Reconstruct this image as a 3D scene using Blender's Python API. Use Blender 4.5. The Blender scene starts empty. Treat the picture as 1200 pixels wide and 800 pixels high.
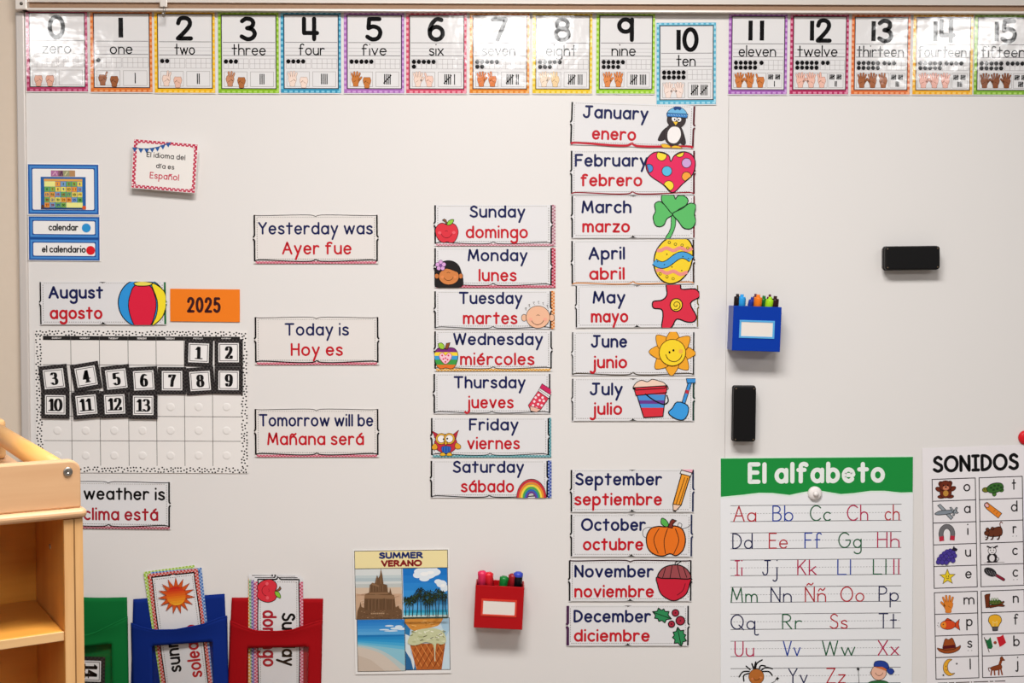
import bpy, bmesh, math, random
from mathutils import Vector, Matrix

random.seed(7)
sc = bpy.context.scene
COL = sc.collection
R = math.radians

# ---------------------------------------------------------------- camera
CAM_D, CAM_Z, PITCH, ROLL, FPX = 2.6, 1.25, -2.5, 0.2, 1400.0
cd = bpy.data.cameras.new('camera')
cd.sensor_width = 36.0
cd.lens = FPX / 1200.0 * 36.0
cam = bpy.data.objects.new('camera', cd)
COL.objects.link(cam)
CROT = Matrix.Rotation(R(90 + PITCH), 3, 'X') @ Matrix.Rotation(R(ROLL), 3, 'Z')
cam.location = (0, -CAM_D, CAM_Z)
cam.rotation_euler = CROT.to_euler()
sc.camera = cam

# ---------------------------------------------------------------- light
sc.view_settings.view_transform = 'Standard'
sc.view_settings.look = 'None'
sc.view_settings.gamma = 1.0
sc.view_settings.use_curve_mapping = False
sc.view_settings.exposure = 0.0
wd = bpy.data.worlds.new('world')
sc.world = wd
wd.use_nodes = True
bg = wd.node_tree.nodes['Background']
bg.inputs[0].default_value = (1.0, 0.99, 0.98, 1)
bg.inputs[1].default_value = 0.12


def ceiling_lamp(x, y, power, sx=0.6, sy=1.2):
    """a fluorescent troffer's light, 2.75 m up"""
    l = bpy.data.lights.new('ceiling_lamp', 'AREA')
    l.shape = 'RECTANGLE'
    l.size, l.size_y = sx, sy
    l.energy = power
    l.color = (1.0, 0.985, 0.97)
    o = bpy.data.objects.new('ceiling_lamp', l)
    o.location = (x, y, 2.75)
    COL.objects.link(o)


for lx in (-2.5, 0.0, 2.5):
    ceiling_lamp(lx, -1.8, 7 if lx else 88, 1.2, 0.6)
for lx in (-2.95, 0.03, 2.62):
    ceiling_lamp(lx, -4.7, 46 if lx else 38)


# ---------------------------------------------------------------- colour, material
def lin(h):
    h = h.lstrip('#')
    out = []
    for i in (0, 2, 4):
        c = int(h[i:i + 2], 16) / 255.0
        out.append(c / 12.92 if c <= 0.04045 else ((c + 0.055) / 1.055) ** 2.4)
    return tuple(out) + (1.0,)


MATS = {}


def base_mat(name, col, rough=0.4, spec=0.5, metal=0.0):
    m = bpy.data.materials.new(name)
    m.use_nodes = True
    b = m.node_tree.nodes['Principled BSDF']
    b.inputs['Base Color'].default_value = col
    b.inputs['Roughness'].default_value = rough
    b.inputs['Metallic'].default_value = metal
    b.inputs['Specular IOR Level'].default_value = spec
    return m, m.node_tree, b


def N(nt, kind, **kw):
    n = nt.nodes.new(kind)
    for k, v in kw.items():
        if k.startswith('i_'):
            n.inputs[k[2:].replace('_', ' ')].default_value = v
        else:
            setattr(n, k, v)
    return n


def add_bump(nt, b, scale, strength, dist=0.001, coord='Object', stretch=(1, 1, 1), detail=2.0):
    tc = N(nt, 'ShaderNodeTexCoord')
    mp = N(nt, 'ShaderNodeMapping')
    mp.inputs['Scale'].default_value = stretch
    ns = N(nt, 'ShaderNodeTexNoise')
    ns.inputs['Scale'].default_value = scale
    ns.inputs['Detail'].default_value = detail
    bp = N(nt, 'ShaderNodeBump')
    bp.inputs['Strength'].default_value = strength
    bp.inputs['Distance'].default_value = dist
    nt.links.new(tc.outputs[coord], mp.inputs[0])
    nt.links.new(mp.outputs[0], ns.inputs['Vector'])
    nt.links.new(ns.outputs['Fac'], bp.inputs['Height'])
    nt.links.new(bp.outputs[0], b.inputs['Normal'])


def ink(h, kind='print'):
    """printed colour on card; kind sets the gloss of the sheet it is printed on"""
    key = (h, kind)
    if key in MATS:
        return MATS[key]
    if kind == 'laminate':
        m, nt, b = base_mat('laminate_' + h, lin(h), 0.09, 0.55)
        add_bump(nt, b, 26.0, 0.5, 0.0012)
    elif kind == 'paper':
        m, nt, b = base_mat('paper_' + h, lin(h), 0.6, 0.25)
    elif kind == 'plastic':
        m, nt, b = base_mat('plastic_' + h, lin(h), 0.3, 0.22)
    elif kind == 'fabric':
        m, nt, b = base_mat('fabric_' + h, lin(h), 0.8, 0.12)
        add_bump(nt, b, 1200.0, 0.35, 0.0004)
    else:
        m, nt, b = base_mat('print_' + h, lin(h), 0.42, 0.22)
        add_bump(nt, b, 18.0, 0.25, 0.0008)
    MATS[key] = m
    return m


def wood(name, c1, c2, axis, rough=0.42):
    m, nt, b = base_mat(name, lin(c1), rough, 0.4)
    tc = N(nt, 'ShaderNodeTexCoord')
    mp = N(nt, 'ShaderNodeMapping')
    st = {'x': (2.5, 40, 40), 'z': (40, 40, 2.5), 'y': (40, 2.5, 40)}[axis]
    mp.inputs['Scale'].default_value = st
    ns = N(nt, 'ShaderNodeTexNoise')
    ns.inputs['Scale'].default_value = 1.0
    ns.inputs['Detail'].default_value = 6.0
    ns.inputs['Roughness'].default_value = 0.62
    cr = N(nt, 'ShaderNodeValToRGB')
    cr.color_ramp.elements[0].position = 0.32
    cr.color_ramp.elements[0].color = lin(c2)
    cr.color_ramp.elements[1].position = 0.68
    cr.color_ramp.elements[1].color = lin(c1)
    nt.links.new(tc.outputs['Object'], mp.inputs[0])
    nt.links.new(mp.outputs[0], ns.inputs['Vector'])
    nt.links.new(ns.outputs['Fac'], cr.inputs[0])
    nt.links.new(cr.outputs[0], b.inputs['Base Color'])
    return m


def noisy(name, c1, c2, scale, rough, spec=0.3, bump=0.0):
    m, nt, b = base_mat(name, lin(c1), rough, spec)
    tc = N(nt, 'ShaderNodeTexCoord')
    ns = N(nt, 'ShaderNodeTexNoise')
    ns.inputs['Scale'].default_value = scale
    ns.inputs['Detail'].default_value = 4.0
    mx = N(nt, 'ShaderNodeMix', data_type='RGBA')
    mx.inputs['A'].default_value = lin(c1)
    mx.inputs['B'].default_value = lin(c2)
    nt.links.new(tc.outputs['Object'], ns.inputs['Vector'])
    nt.links.new(ns.outputs['Fac'], mx.inputs['Factor'])
    nt.links.new(mx.outputs['Result'], b.inputs['Base Color'])
    if bump:
        bp = N(nt, 'ShaderNodeBump')
        bp.inputs['Strength'].default_value = bump
        bp.inputs['Distance'].default_value = 0.001
        nt.links.new(ns.outputs['Fac'], bp.inputs['Height'])
        nt.links.new(bp.outputs[0], b.inputs['Normal'])
    return m


M_WALL = noisy('wall_paint', 'e0cfbc', 'dccab6', 60, 0.7, 0.2, 0.15)
M_FLOOR = noisy('floor_tile', '8f8880', '827b74', 8, 0.4)
M_BOARD, _nt, _b = base_mat('whiteboard_enamel', lin('e4dfdb'), 0.30, 0.4)
add_bump(_nt, _b, 3.0, 0.08, 0.002)
M_TRIM = base_mat('satin_aluminium', lin('d8cfc8'), 0.42, 0.5, 0.25)[0]
M_RAILLIP = base_mat('pale_aluminium', lin('e6dcd2'), 0.38, 0.5, 0.3)[0]
M_CORK = noisy('tan_cork', 'a88870', '97785f', 220, 0.75, 0.2)
M_STEEL = base_mat('steel', lin('a9a29a'), 0.3, 0.5, 0.9)[0]
M_SCREW = base_mat('dark_steel', lin('5c564f'), 0.35, 0.5, 0.8)[0]


# ---------------------------------------------------------------- photograph measurement -> place on the wall
def W(px, py, depth=0.0):
    """point on the board's plane (or `depth` m in front of it) that was measured at px, py in the 1200x800 photograph"""
    d = CROT @ Vector(((px - 600) / FPX, -(py - 400) / FPX, -1.0))
    t = (CAM_D - depth) / d.y
    return Vector((d.x * t, -depth, CAM_Z + d.z * t))


def SC(px, py, depth=0.0):
    return (W(px + 5, py, depth) - W(px - 5, py, depth)).length / 10.0


def tag(o, label=None, cat=None, group=None, kind=None):
    if label: o['label'] = label
    if cat: o['category'] = cat
    if group: o['group'] = group
    if kind: o['kind'] = kind
    return o


def empty(name, loc, label, cat, group=None, rot=(0, 0, 0)):
    o = bpy.data.objects.new(name, None)
    o.empty_display_size = 0.05
    o.location = loc
    o.rotation_euler = rot
    COL.objects.link(o)
    return tag(o, label, cat, group)


def link_mesh(name, me, parent=None, mats=()):
    for m in mats:
        me.materials.append(m)
    o = bpy.data.objects.new(name, me)
    COL.objects.link(o)
    if parent: o.parent = parent
    return o


def bm_obj(name, bm, mat, parent=None, smooth=False, bevel=0.0, seg=2):
    me = bpy.data.meshes.new(name)
    bmesh.ops.recalc_face_normals(bm, faces=bm.faces)
    if smooth:
        for f in bm.faces: f.smooth = True
    bm.to_mesh(me)
    bm.free()
    o = link_mesh(name, me, parent, mat if isinstance(mat, (list, tuple)) else [mat])
    if bevel:
        bv = o.modifiers.new('bevel', 'BEVEL')
        bv.width = bevel
        bv.segments = seg
        bv.limit_method = 'ANGLE'
        bv.angle_limit = R(40)
        bv.harden_normals = False
    return o


def box(bm, x0, x1, y0, y1, z0, z1, mi=0):
    v = [bm.verts.new(p) for p in ((x0, y0, z0), (x1, y0, z0), (x1, y1, z0), (x0, y1, z0), (x0, y0, z1), (x1, y0, z1), (x1, y1, z1), (x0, y1, z1))]
    for q in ((0, 1, 2, 3), (4, 5, 6, 7), (0, 1, 5, 4), (1, 2, 6, 5), (2, 3, 7, 6), (3, 0, 4, 7)):
        f = bm.faces.new([v[i] for i in q])
        f.material_index = mi
    return v


def prism(bm, pts, axis, a0, a1, mi=0):
    """extrude a 2-D outline (in the two other axes) from a0 to a1"""
    def p3(p, a):
        return {'y': (p[0], a, p[1]), 'x': (a, p[0], p[1]), 'z': (p[0], p[1], a)}[axis]
    lo = [bm.verts.new(p3(p, a0)) for p in pts]
    hi = [bm.verts.new(p3(p, a1)) for p in pts]
    n = len(pts)
    fs = [bm.faces.new(lo), bm.faces.new(hi)]
    for i in range(n):
        fs.append(bm.faces.new((lo[i], lo[(i + 1) % n], hi[(i + 1) % n], hi[i])))
    for f in fs: f.material_index = mi


def lathe(bm, prof, n=20, mat=None, mi=0, mi_at=None):
    """revolve (radius, height) about local z; mat a 4x4 to place it"""
    rings = []
    for r, z in prof:
        if r < 1e-6:
            rings.append([bm.verts.new((0, 0, z))])
        else:
            rings.append([bm.verts.new((r * math.cos(2 * math.pi * k / n), r * math.sin(2 * math.pi * k / n), z)) for k in range(n)])
    for i in range(len(rings) - 1):
        a, b = rings[i], rings[i + 1]
        for k in range(n):
            k2 = (k + 1) % n
            if len(a) == 1 and len(b) == 1: continue
            if len(a) == 1: f = bm.faces.new((a[0], b[k], b[k2]))
            elif len(b) == 1: f = bm.faces.new((a[k], a[k2], b[0]))
            else: f = bm.faces.new((a[k], a[k2], b[k2], b[k]))
            f.material_index = mi
            f.smooth = True
    if mat:
        vs = [v for r in rings for v in r]
        bmesh.ops.transform(bm, matrix=mat, verts=vs)


def rrect(x0, y0, x1, y1, r, n=5):
    out = []
    for cx, cy, a in ((x1 - r, y1 - r, 0), (x0 + r, y1 - r, 90), (x0 + r, y0 + r, 180), (x1 - r, y0 + r, 270)):
        for k in range(n + 1):
            t = R(a + 90.0 * k / n)
            out.append((cx + r * math.cos(t), cy + r * math.sin(t)))
    return out


# ---------------------------------------------------------------- flat drawing: printed sheets
def arc(cx, cy, rx, ry, a0, a1, n=None):
    n = n or max(4, int(abs(a1 - a0) / 15))
    return [(cx + rx * math.cos(R(a0 + (a1 - a0) * k / n)), cy + ry * math.sin(R(a0 + (a1 - a0) * k / n))) for k in range(n + 1)]


def smooth(p, closed=False, m=5):
    n = len(p)
    out = []
    rng = range(n) if closed else range(n - 1)
    for i in rng:
        if closed:
            a, b, c, d = p[i - 1], p[i], p[(i + 1) % n], p[(i + 2) % n]
        else:
            a, b, c, d = p[max(i - 1, 0)], p[i], p[i + 1], p[min(i + 2, n - 1)]
        for k in range(m):
            t = k / m
            out.append(tuple(0.5 * (2 * b[j] + (c[j] - a[j]) * t + (2 * a[j] - 5 * b[j] + 4 * c[j] - d[j]) * t * t + (3 * b[j] - a[j] - 3 * c[j] + d[j]) * t ** 3) for j in (0, 1)))
    if not closed: out.append(p[-1])
    return out


def clip_half(poly, ax, v, keep_less):
    out = []
    n = len(poly)
    for i in range(n):
        a, b = poly[i], poly[(i + 1) % n]
        ia = (a[ax] <= v) if keep_less else (a[ax] >= v)
        ib = (b[ax] <= v) if keep_less else (b[ax] >= v)
        if ia: out.append(a)
        if ia != ib:
            t = (v - a[ax]) / (b[ax] - a[ax])
            out.append(tuple(a[j] + (b[j] - a[j]) * t for j in (0, 1)))
    return out


def clip_rect(poly, r):
    for ax, v, less in ((0, r[0], False), (0, r[2], True), (1, r[1], False), (1, r[3], True)):
        if len(poly) < 3: return []
        poly = clip_half(poly, ax, v, less)
    return poly if len(poly) >= 3 else []


def band(poly, y0, y1):
    q = clip_half(poly, 1, y0, False)
    return clip_half(q, 1, y1, True) if len(q) >= 3 else []


# stroke letters: y 0 baseline, 1 top of a small letter (or of a capital), 2 ascender, -1 descender
A_ = arc
LOW = {
    'a': [A_(.27, .5, .27, .5, 15, 345), [(.54, 1), (.54, 0)]],
    'b': [[(0, 2), (0, 0)], A_(.27, .5, .27, .5, 165, -165)],
    'c': [A_(.27, .5, .27, .5, 48, 312)],
    'd': [A_(.27, .5, .27, .5, 15, 345), [(.54, 2), (.54, 0)]],
    'e': [[(.02, .52), (.52, .52)] + A_(.27, .5, .26, .5, 8, 320)],
    'f': [A_(.3, 1.62, .17, .38, 30, 180) + [(.13, 0)], [(0, 1), (.34, 1)]],
    'g': [A_(.27, .5, .27, .5, 15, 345), [(.54, 1), (.54, -.5)] + A_(.28, -.5, .26, .5, 0, -155)],
    'h': [[(0, 2), (0, 0)], [(0, .5)] + A_(.25, .55, .25, .45, 175, 0) + [(.5, 0)]],
    'i': [[(0, .94), (0, 0)], [(0, 2.0), (0, 2.04)]],
    'j': [[(.2, .94), (.2, -.5)] + A_(0, -.5, .2, .5, 0, -140), [(.2, 2.0), (.2, 2.04)]],
    'k': [[(0, 2), (0, 0)], [(.42, 1), (.02, .42)], [(.14, .58), (.46, 0)]],
    'l': [[(0, 2), (0, 0)]],
    'm': [[(0, 1), (0, 0)], [(0, .5)] + A_(.2, .55, .2, .45, 175, 0) + [(.4, 0)], [(.4, .5)] + A_(.6, .55, .2, .45, 175, 0) + [(.8, 0)]],
    'n': [[(0, 1), (0, 0)], [(0, .5)] + A_(.25, .55, .25, .45, 175, 0) + [(.5, 0)]],
    'o': [A_(.28, .5, .28, .5, 0, 360)],
    'p': [[(0, 1), (0, -1)], A_(.27, .5, .27, .5, 165, -165)],
    'q': [A_(.27, .5, .27, .5, 15, 345), [(.54, 1), (.54, -.7)] + A_(.68, -.7, .14, .3, 180, 320)],
    'r': [[(0, 1), (0, 0)], [(0, .45)] + A_(.24, .5, .24, .5, 175, 55)],
    's': [smooth([(.42, .86), (.25, 1), (.06, .86), (.08, .64), (.24, .52), (.41, .36), (.42, .12), (.22, 0), (.02, .14)])],
    't': [[(.2, 1.9), (.2, 0)], [(0, 1), (.42, 1)]],
    'u': [[(0, 1), (0, .42)] + A_(.25, .42, .25, .42, 180, 360) + [(.5, .42)], [(.5, 1), (.5, 0)]],
    'v': [[(0, 1), (.25, 0), (.5, 1)]],
    'w': [[(0, 1), (.2, 0), (.4, .95), (.6, 0), (.8, 1)]],
    'x': [[(0, 1), (.48, 0)], [(.48, 1), (0, 0)]],
    'y': [[(0, 1), (.25, .05)], [(.5, 1), (.08, -1)]],
    'z': [[(0, 1), (.46, 1), (0, 0), (.46, 0)]],
}
LOW['é'] = LOW['e'] + [[(.22, 1.4), (.4, 1.95)]]
LOW['á'] = LOW['a'] + [[(.24, 1.4), (.42, 1.95)]]
LOW['í'] = [[(0, 1), (0, 0)], [(-.03, 1.4), (.14, 1.95)]]
LOW['ñ'] = LOW['n'] + [smooth([(.04, 1.4), (.16, 1.75), (.32, 1.5), (.46, 1.85)])]
S_CAP = [smooth([(.5, .86), (.3, 1), (.08, .88), (.07, .68), (.28, .53), (.5, .38), (.5, .12), (.26, 0), (0, .13)])]
CAP = {
    'A': [[(0, 0), (.35, 1), (.7, 0)], [(.13, .36), (.57, .36)]],
    'B': [[(0, 1), (0, 0)], [(0, 1)] + A_(.22, .77, .26, .23, 90, -90) + [(0, .54)], [(0, .54)] + A_(.25, .27, .3, .27, 90, -90) + [(0, 0)]],
    'C': [A_(.42, .5, .42, .5, 45, 315)],
    'D': [[(0, 0), (0, 1)] + A_(.1, .5, .5, .5, 90, -90) + [(0, 0)]],
    'E': [[(.48, 1), (0, 1), (0, 0), (.48, 0)], [(0, .53), (.42, .53)]],
    'F': [[(.5, 1), (0, 1), (0, 0)], [(0, .53), (.42, .53)]],
    'G': [A_(.42, .5, .42, .5, 45, 350) + [(.82, .5), (.5, .5)]],
    'H': [[(0, 1), (0, 0)], [(.56, 1), (.56, 0)], [(0, .53), (.56, .53)]],
    'I': [[(.2, 1), (.2, 0)], [(0, 1), (.4, 1)], [(0, 0), (.4, 0)]],
    'J': [[(.42, 1), (.42, .28)] + A_(.2, .28, .22, .28, 0, -165), [(.16, 1), (.66, 1)]],
    'K': [[(0, 1), (0, 0)], [(.5, 1), (0, .45)], [(.16, .6), (.54, 0)]],
    'L': [[(0, 1), (0, 0), (.46, 0)]],
    'M': [[(0, 0), (.1, 1), (.4, .18), (.7, 1), (.8, 0)]],
    'N': [[(0, 0), (0, 1), (.58, 0), (.58, 1)]],
    'O': [A_(.42, .5, .42, .5, 0, 360)],
    'P': [[(0, 1), (0, 0)], [(0, 1)] + A_(.22, .74, .28, .26, 90, -90) + [(0, .48)]],
    'Q': [A_(.42, .5, .42, .5, 0, 360), [(.55, .28), (.86, -.04)]],
    'R': [[(0, 1), (0, 0)], [(0, 1)] + A_(.22, .75, .28, .25, 90, -90) + [(0, .5)], [(.2, .5), (.56, 0)]],
    'S': S_CAP,
    'T': [[(.33, 1), (.33, 0)], [(0, 1), (.66, 1)]],
    'U': [[(0, 1), (0, .32)] + A_(.28, .32, .28, .32, 180, 360) + [(.56, 1)]],
    'V': [[(0, 1), (.32, 0), (.64, 1)]],
    'W': [[(0, 1), (.22, 0), (.46, .95), (.7, 0), (.92, 1)]],
    'X': [[(0, 1), (.58, 0)], [(.58, 1), (0, 0)]],
    'Y': [[(0, 1), (.3, .5), (.6, 1)], [(.3, .5), (.3, 0)]],
    'Z': [[(0, 1), (.56, 1), (0, 0), (.58, 0)]],
    '0': [A_(.31, .5, .31, .5, 0, 360)],
    '1': [[(0, 1), (0, 0)]],
    '2': [smooth([(.02, .74), (.1, .94), (.3, 1), (.5, .92), (.56, .72), (.46, .5), (.22, .22)]) + [(0, 0), (.6, 0)]],
    '3': [smooth([(.03, .88), (.2, 1), (.42, .95), (.5, .78), (.42, .6), (.24, .54)]) + smooth([(.24, .54), (.46, .47), (.56, .27), (.46, .06), (.25, 0), (.01, .13)])[1:]],
    '4': [[(.02, 1), (.02, .3), (.64, .3)], [(.5, 1), (.5, 0)]],
    '5': [[(.52, 1), (.08, 1), (.05, .55)] + smooth([(.05, .55), (.25, .63), (.48, .54), (.56, .32), (.46, .07), (.22, 0), (0, .13)])[1:]],
    '6': [smooth([(.5, .96), (.3, 1), (.1, .8), (0, .5), (0, .3)]) + A_(.28, .31, .28, .31, 180, 540)],
    '7': [[(0, 1), (.56, 1), (.2, 0)]],
    '8': [A_(.28, .765, .235, .235, 0, 360), A_(.28, .275, .28, .275, 0, 360)],
    '9': [A_(.27, .7, .27, .3, 20, 340), [(.54, 1), (.54, 0)]],
}
CAP['Ñ'] = CAP['N'] + [smooth([(.1, 1.14), (.22, 1.26), (.36, 1.16), (.5, 1.28)])]
# narrow serif numerals for the date tiles (drawn with a wide flat nib)
TILE = dict(CAP)
TILE['1'] = [[(.28, 0), (.28, 1), (.06, .8)], [(.02, 0), (.54, 0)]]
TILE['2'] = [smooth([(.06, .72), (.12, .93), (.3, 1), (.48, .92), (.52, .72), (.4, .46), (.1, .12)]) + [(.04, 0), (.54, 0), (.56, .2)]]
TILE['4'] = [[(.42, 0), (.42, 1), (0, .3), (.62, .3)], [(.24, 0), (.6, 0)]]
TILE['7'] = [[(.02, .82), (.04, 1), (.56, 1), (.3, .5), (.24, 0)]]
TILE['9'] = [A_(.27, .7, .25, .3, 0, 360), smooth([(.52, .7), (.5, .3), (.34, .03), (.12, .04), (.06, .2)])]
ALT_COMIC = dict(CAP)


def glyph_strokes(ch, xh, desc, table):
    if ch in table:
        return [[(x, y) for x, y in s] for s in table[ch]]

    def my(y):
        if y > 1: return xh + (y - 1) * (1 - xh)
        if y < 0: return y * desc
        return y * xh
    return [[(x, my(y)) for x, y in s] for s in LOW[ch]]


def lay_text(s, xh, desc, gap, table):
    out, x = [], 0.0
    for ch in s:
        if ch == ' ':
            x += 0.34
            continue
        g = glyph_strokes(ch, xh, desc, table)
        mn = min(p[0] for st in g for p in st)
        mx = max(p[0] for st in g for p in st)
        for st in g: out.append([(p[0] - mn + x, p[1]) for p in st])
        x += mx - mn + gap
    return out, max(x - gap, 1e-3)


LAYER = 0.00012
SUB = 0.00002


class Part:
    def __init__(s, card, name, label, kind):
        s.c, s.name, s.label, s.kind = card, name, label, kind
        s.polys = []
        s.clip = None
        s.n = 0
        s.box = None

    # everything below takes coordinates in the card's current measuring frame
    def fill(s, pts, col):
        s._emit([s.c.T(*p) for p in pts], col)

    def _emit(s, pts, col, cond=True):
        if s.clip: pts = clip_rect(pts, s.clip)
        if len(pts) < 3: return
        xs = [p[0] for p in pts]
        ys = [p[1] for p in pts]
        bb = (min(xs), min(ys), max(xs), max(ys))
        lay = 0
        for b2, l2, c2 in s.c.occ:
            if bb[0] < b2[2] and bb[2] > b2[0] and bb[1] < b2[3] and bb[3] > b2[1]:
                lay = max(lay, l2 if c2 == (col, s.name) else l2 + 1)
        s.c.occ.append((bb, lay, (col, s.name)))
        s.n += 1
        s.polys.append((pts, lay + (s.n % 5) * SUB / LAYER, col))

    def line(s, pts, w, col, closed=False, nib=1.0, caps=True):
        """brush stroke; nib < 1 thins the horizontals"""
        k = s.c.k
        P = [s.c.T(*p) for p in pts]
        if not closed and len(P) > 3 and math.hypot(P[0][0] - P[-1][0], P[0][1] - P[-1][1]) < 1e-4:
            closed, P = True, P[:-1]
        if closed: P = P + [P[0]]
        h = w * k / 2
        quads = []
        for i in range(len(P) - 1):
            (x0, y0), (x1, y1) = P[i], P[i + 1]
            dx, dy = x1 - x0, y1 - y0
            L = math.hypot(dx, dy)
            if L < 1e-6: continue
            nx, ny = -dy / L, dx / L
            hh = h * math.sqrt(nx * nx + (nib * ny) ** 2)
            quads.append(((x0, y0), (x1, y1), nx, ny, hh))
        if not quads: return
        group = []
        n = len(quads)

        def disc(p, m=10):
            return [(p[0] + h * math.cos(2 * math.pi * q / m), p[1] + h * nib * math.sin(2 * math.pi * q / m)) for q in range(m)]
        # mitre gentle joints, disc at sharp ones
        joint = []
        for i in range(n + 1):
            if i == 0 or i == n:
                if closed:
                    a, b = quads[-1], quads[0]
                else:
                    q = quads[0] if i == 0 else quads[-1]
                    p = q[0] if i == 0 else q[1]
                    o = (q[2] * q[4], q[3] * q[4])
                    joint.append((o, o))
                    if caps: group.append(disc(p))
                    continue
            else:
                a, b = quads[i - 1], quads[i]
            p = quads[i][0] if i < n else quads[-1][1]
            cosang = a[2] * b[2] + a[3] * b[3]
            if cosang > 0.75:
                mx, my = a[2] + b[2], a[3] + b[3]
                m = math.hypot(mx, my)
                hh = (a[4] + b[4]) / 2 / max(0.5, math.sqrt((1 + cosang) / 2))
                o = (mx / m * hh, my / m * hh)
                joint.append((o, o))
            else:
                joint.append(((a[2] * a[4], a[3] * a[4]), (b[2] * b[4], b[3] * b[4])))
                if caps: group.append(disc(p))
        for i, q in enumerate(quads):
            o0 = joint[i][1]
            o1 = joint[i + 1][0]
            group.append([(q[0][0] + o0[0], q[0][1] + o0[1]), (q[1][0] + o1[0], q[1][1] + o1[1]), (q[1][0] - o1[0], q[1][1] - o1[1]), (q[0][0] - o0[0], q[0][1] - o0[1])])
        s._emit_group(group, col)

    def _emit_group(s, group, col):
        if s.clip: group = [g for g in (clip_rect(g, s.clip) for g in group) if g]
        if not group: return
        xs = [p[0] for g in group for p in g]
        ys = [p[1] for g in group for p in g]
        bb = (min(xs), min(ys), max(xs), max(ys))
        lay = 0
        for b2, l2, c2 in s.c.occ:
            if bb[0] < b2[2] and bb[2] > b2[0] and bb[1] < b2[3] and bb[3] > b2[1]:
                lay = max(lay, l2 if c2 == (col, s.name) else l2 + 1)
        s.c.occ.append((bb, lay, (col, s.name)))
        s.n += 1
        for q, g in enumerate(group):
            up = .25 + .12 * (q % 6) if len(g) > 8 else 0.0
            s.polys.append((g, lay + ((s.n % 5) + up) * SUB / LAYER, col))

    def shape(s, pts, col, ol=None, w=3.0):
        s.fill(pts, col)
        if ol: s.line(pts, w, ol, closed=True)

    def ell(s, cx, cy, rx, ry, col, ol=None, w=3.0, n=28, rot=0.0):
        c_, s_ = math.cos(R(rot)), math.sin(R(rot))
        pts = []
        for k in range(n):
            a = 2 * math.pi * k / n
            x, y = rx * math.cos(a), ry * math.sin(a)
            pts.append((cx + x * c_ - y * s_, cy + x * s_ + y * c_))
        s.shape(pts, col, ol, w)

    def rect(s, x0, y0, x1, y1, col, ol=None, w=2.0):
        s.shape([(x0, y0), (x1, y0), (x1, y1), (x0, y1)], col, ol, w)

    def frame_rect(s, x0, y0, x1, y1, w, col):
        s.rect(x0 - w / 2, y0 - w / 2, x1 + w / 2, y0 + w / 2, col)
        s.rect(x0 - w / 2, y1 - w / 2, x1 + w / 2, y1 + w / 2, col)
        s.rect(x0 - w / 2, y0 + w / 2, x0 + w / 2, y1 - w / 2, col)
        s.rect(x1 - w / 2, y0 + w / 2, x1 + w / 2, y1 - w / 2, col)

    def text(s, t, x0, x1, base, cap, w, col, xh=.7, desc=.5, gap=.27, table=CAP, nib=1.0, caps=True, slope=0.0):
        st, width = lay_text(t, xh, desc, gap, table)
        sx = (x1 - x0 - w) / width
        sy = cap - w * nib
        for a in st:
            s.line([(x0 + w / 2 + px * sx, base - w * nib / 2 - py * sy + slope * px * sx) for px, py in a], w, col, nib=nib, caps=caps)

    def sheet(s, pts, col, th=0.0005):
        s.box = ([s.c.T(*p) for p in pts], col, th)

    def build(s, parent):
        verts, faces, mi, mats, cols = [], [], [], [], {}

        def mat_i(col):
            if col not in cols:
                cols[col] = len(mats)
                mats.append(ink(col, s.kind))
            return cols[col]
        L = s.c.local
        if s.box:
            pts, col, th = s.box
            n = len(pts)
            m_ = mat_i(col)
            f0 = len(verts)
            for p in pts: verts.append(L(p, 0.0))
            for p in pts: verts.append(L(p, -th))
            faces.append(list(range(f0, f0 + n)))
            faces.append(list(range(f0 + 2 * n - 1, f0 + n - 1, -1)))
            for i in range(n):
                j = (i + 1) % n
                faces.append([f0 + i, f0 + n + i, f0 + n + j, f0 + j])
            mi += [m_] * (n + 2)
        for pts, lay, col in s.polys:
            f0 = len(verts)
            d = 0.00012 + lay * LAYER
            for p in pts: verts.append(L(p, d))
            faces.append(list(range(f0, f0 + len(pts))))
            mi.append(mat_i(col))
        if not verts: return None
        me = bpy.data.meshes.new(s.name)
        me.from_pydata(verts, [], faces)
        me.polygons.foreach_set('material_index', mi)
        me.update()
        o = link_mesh(s.name, me, parent, mats)
        if s.label: o['label'] = s.label
        return o


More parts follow.
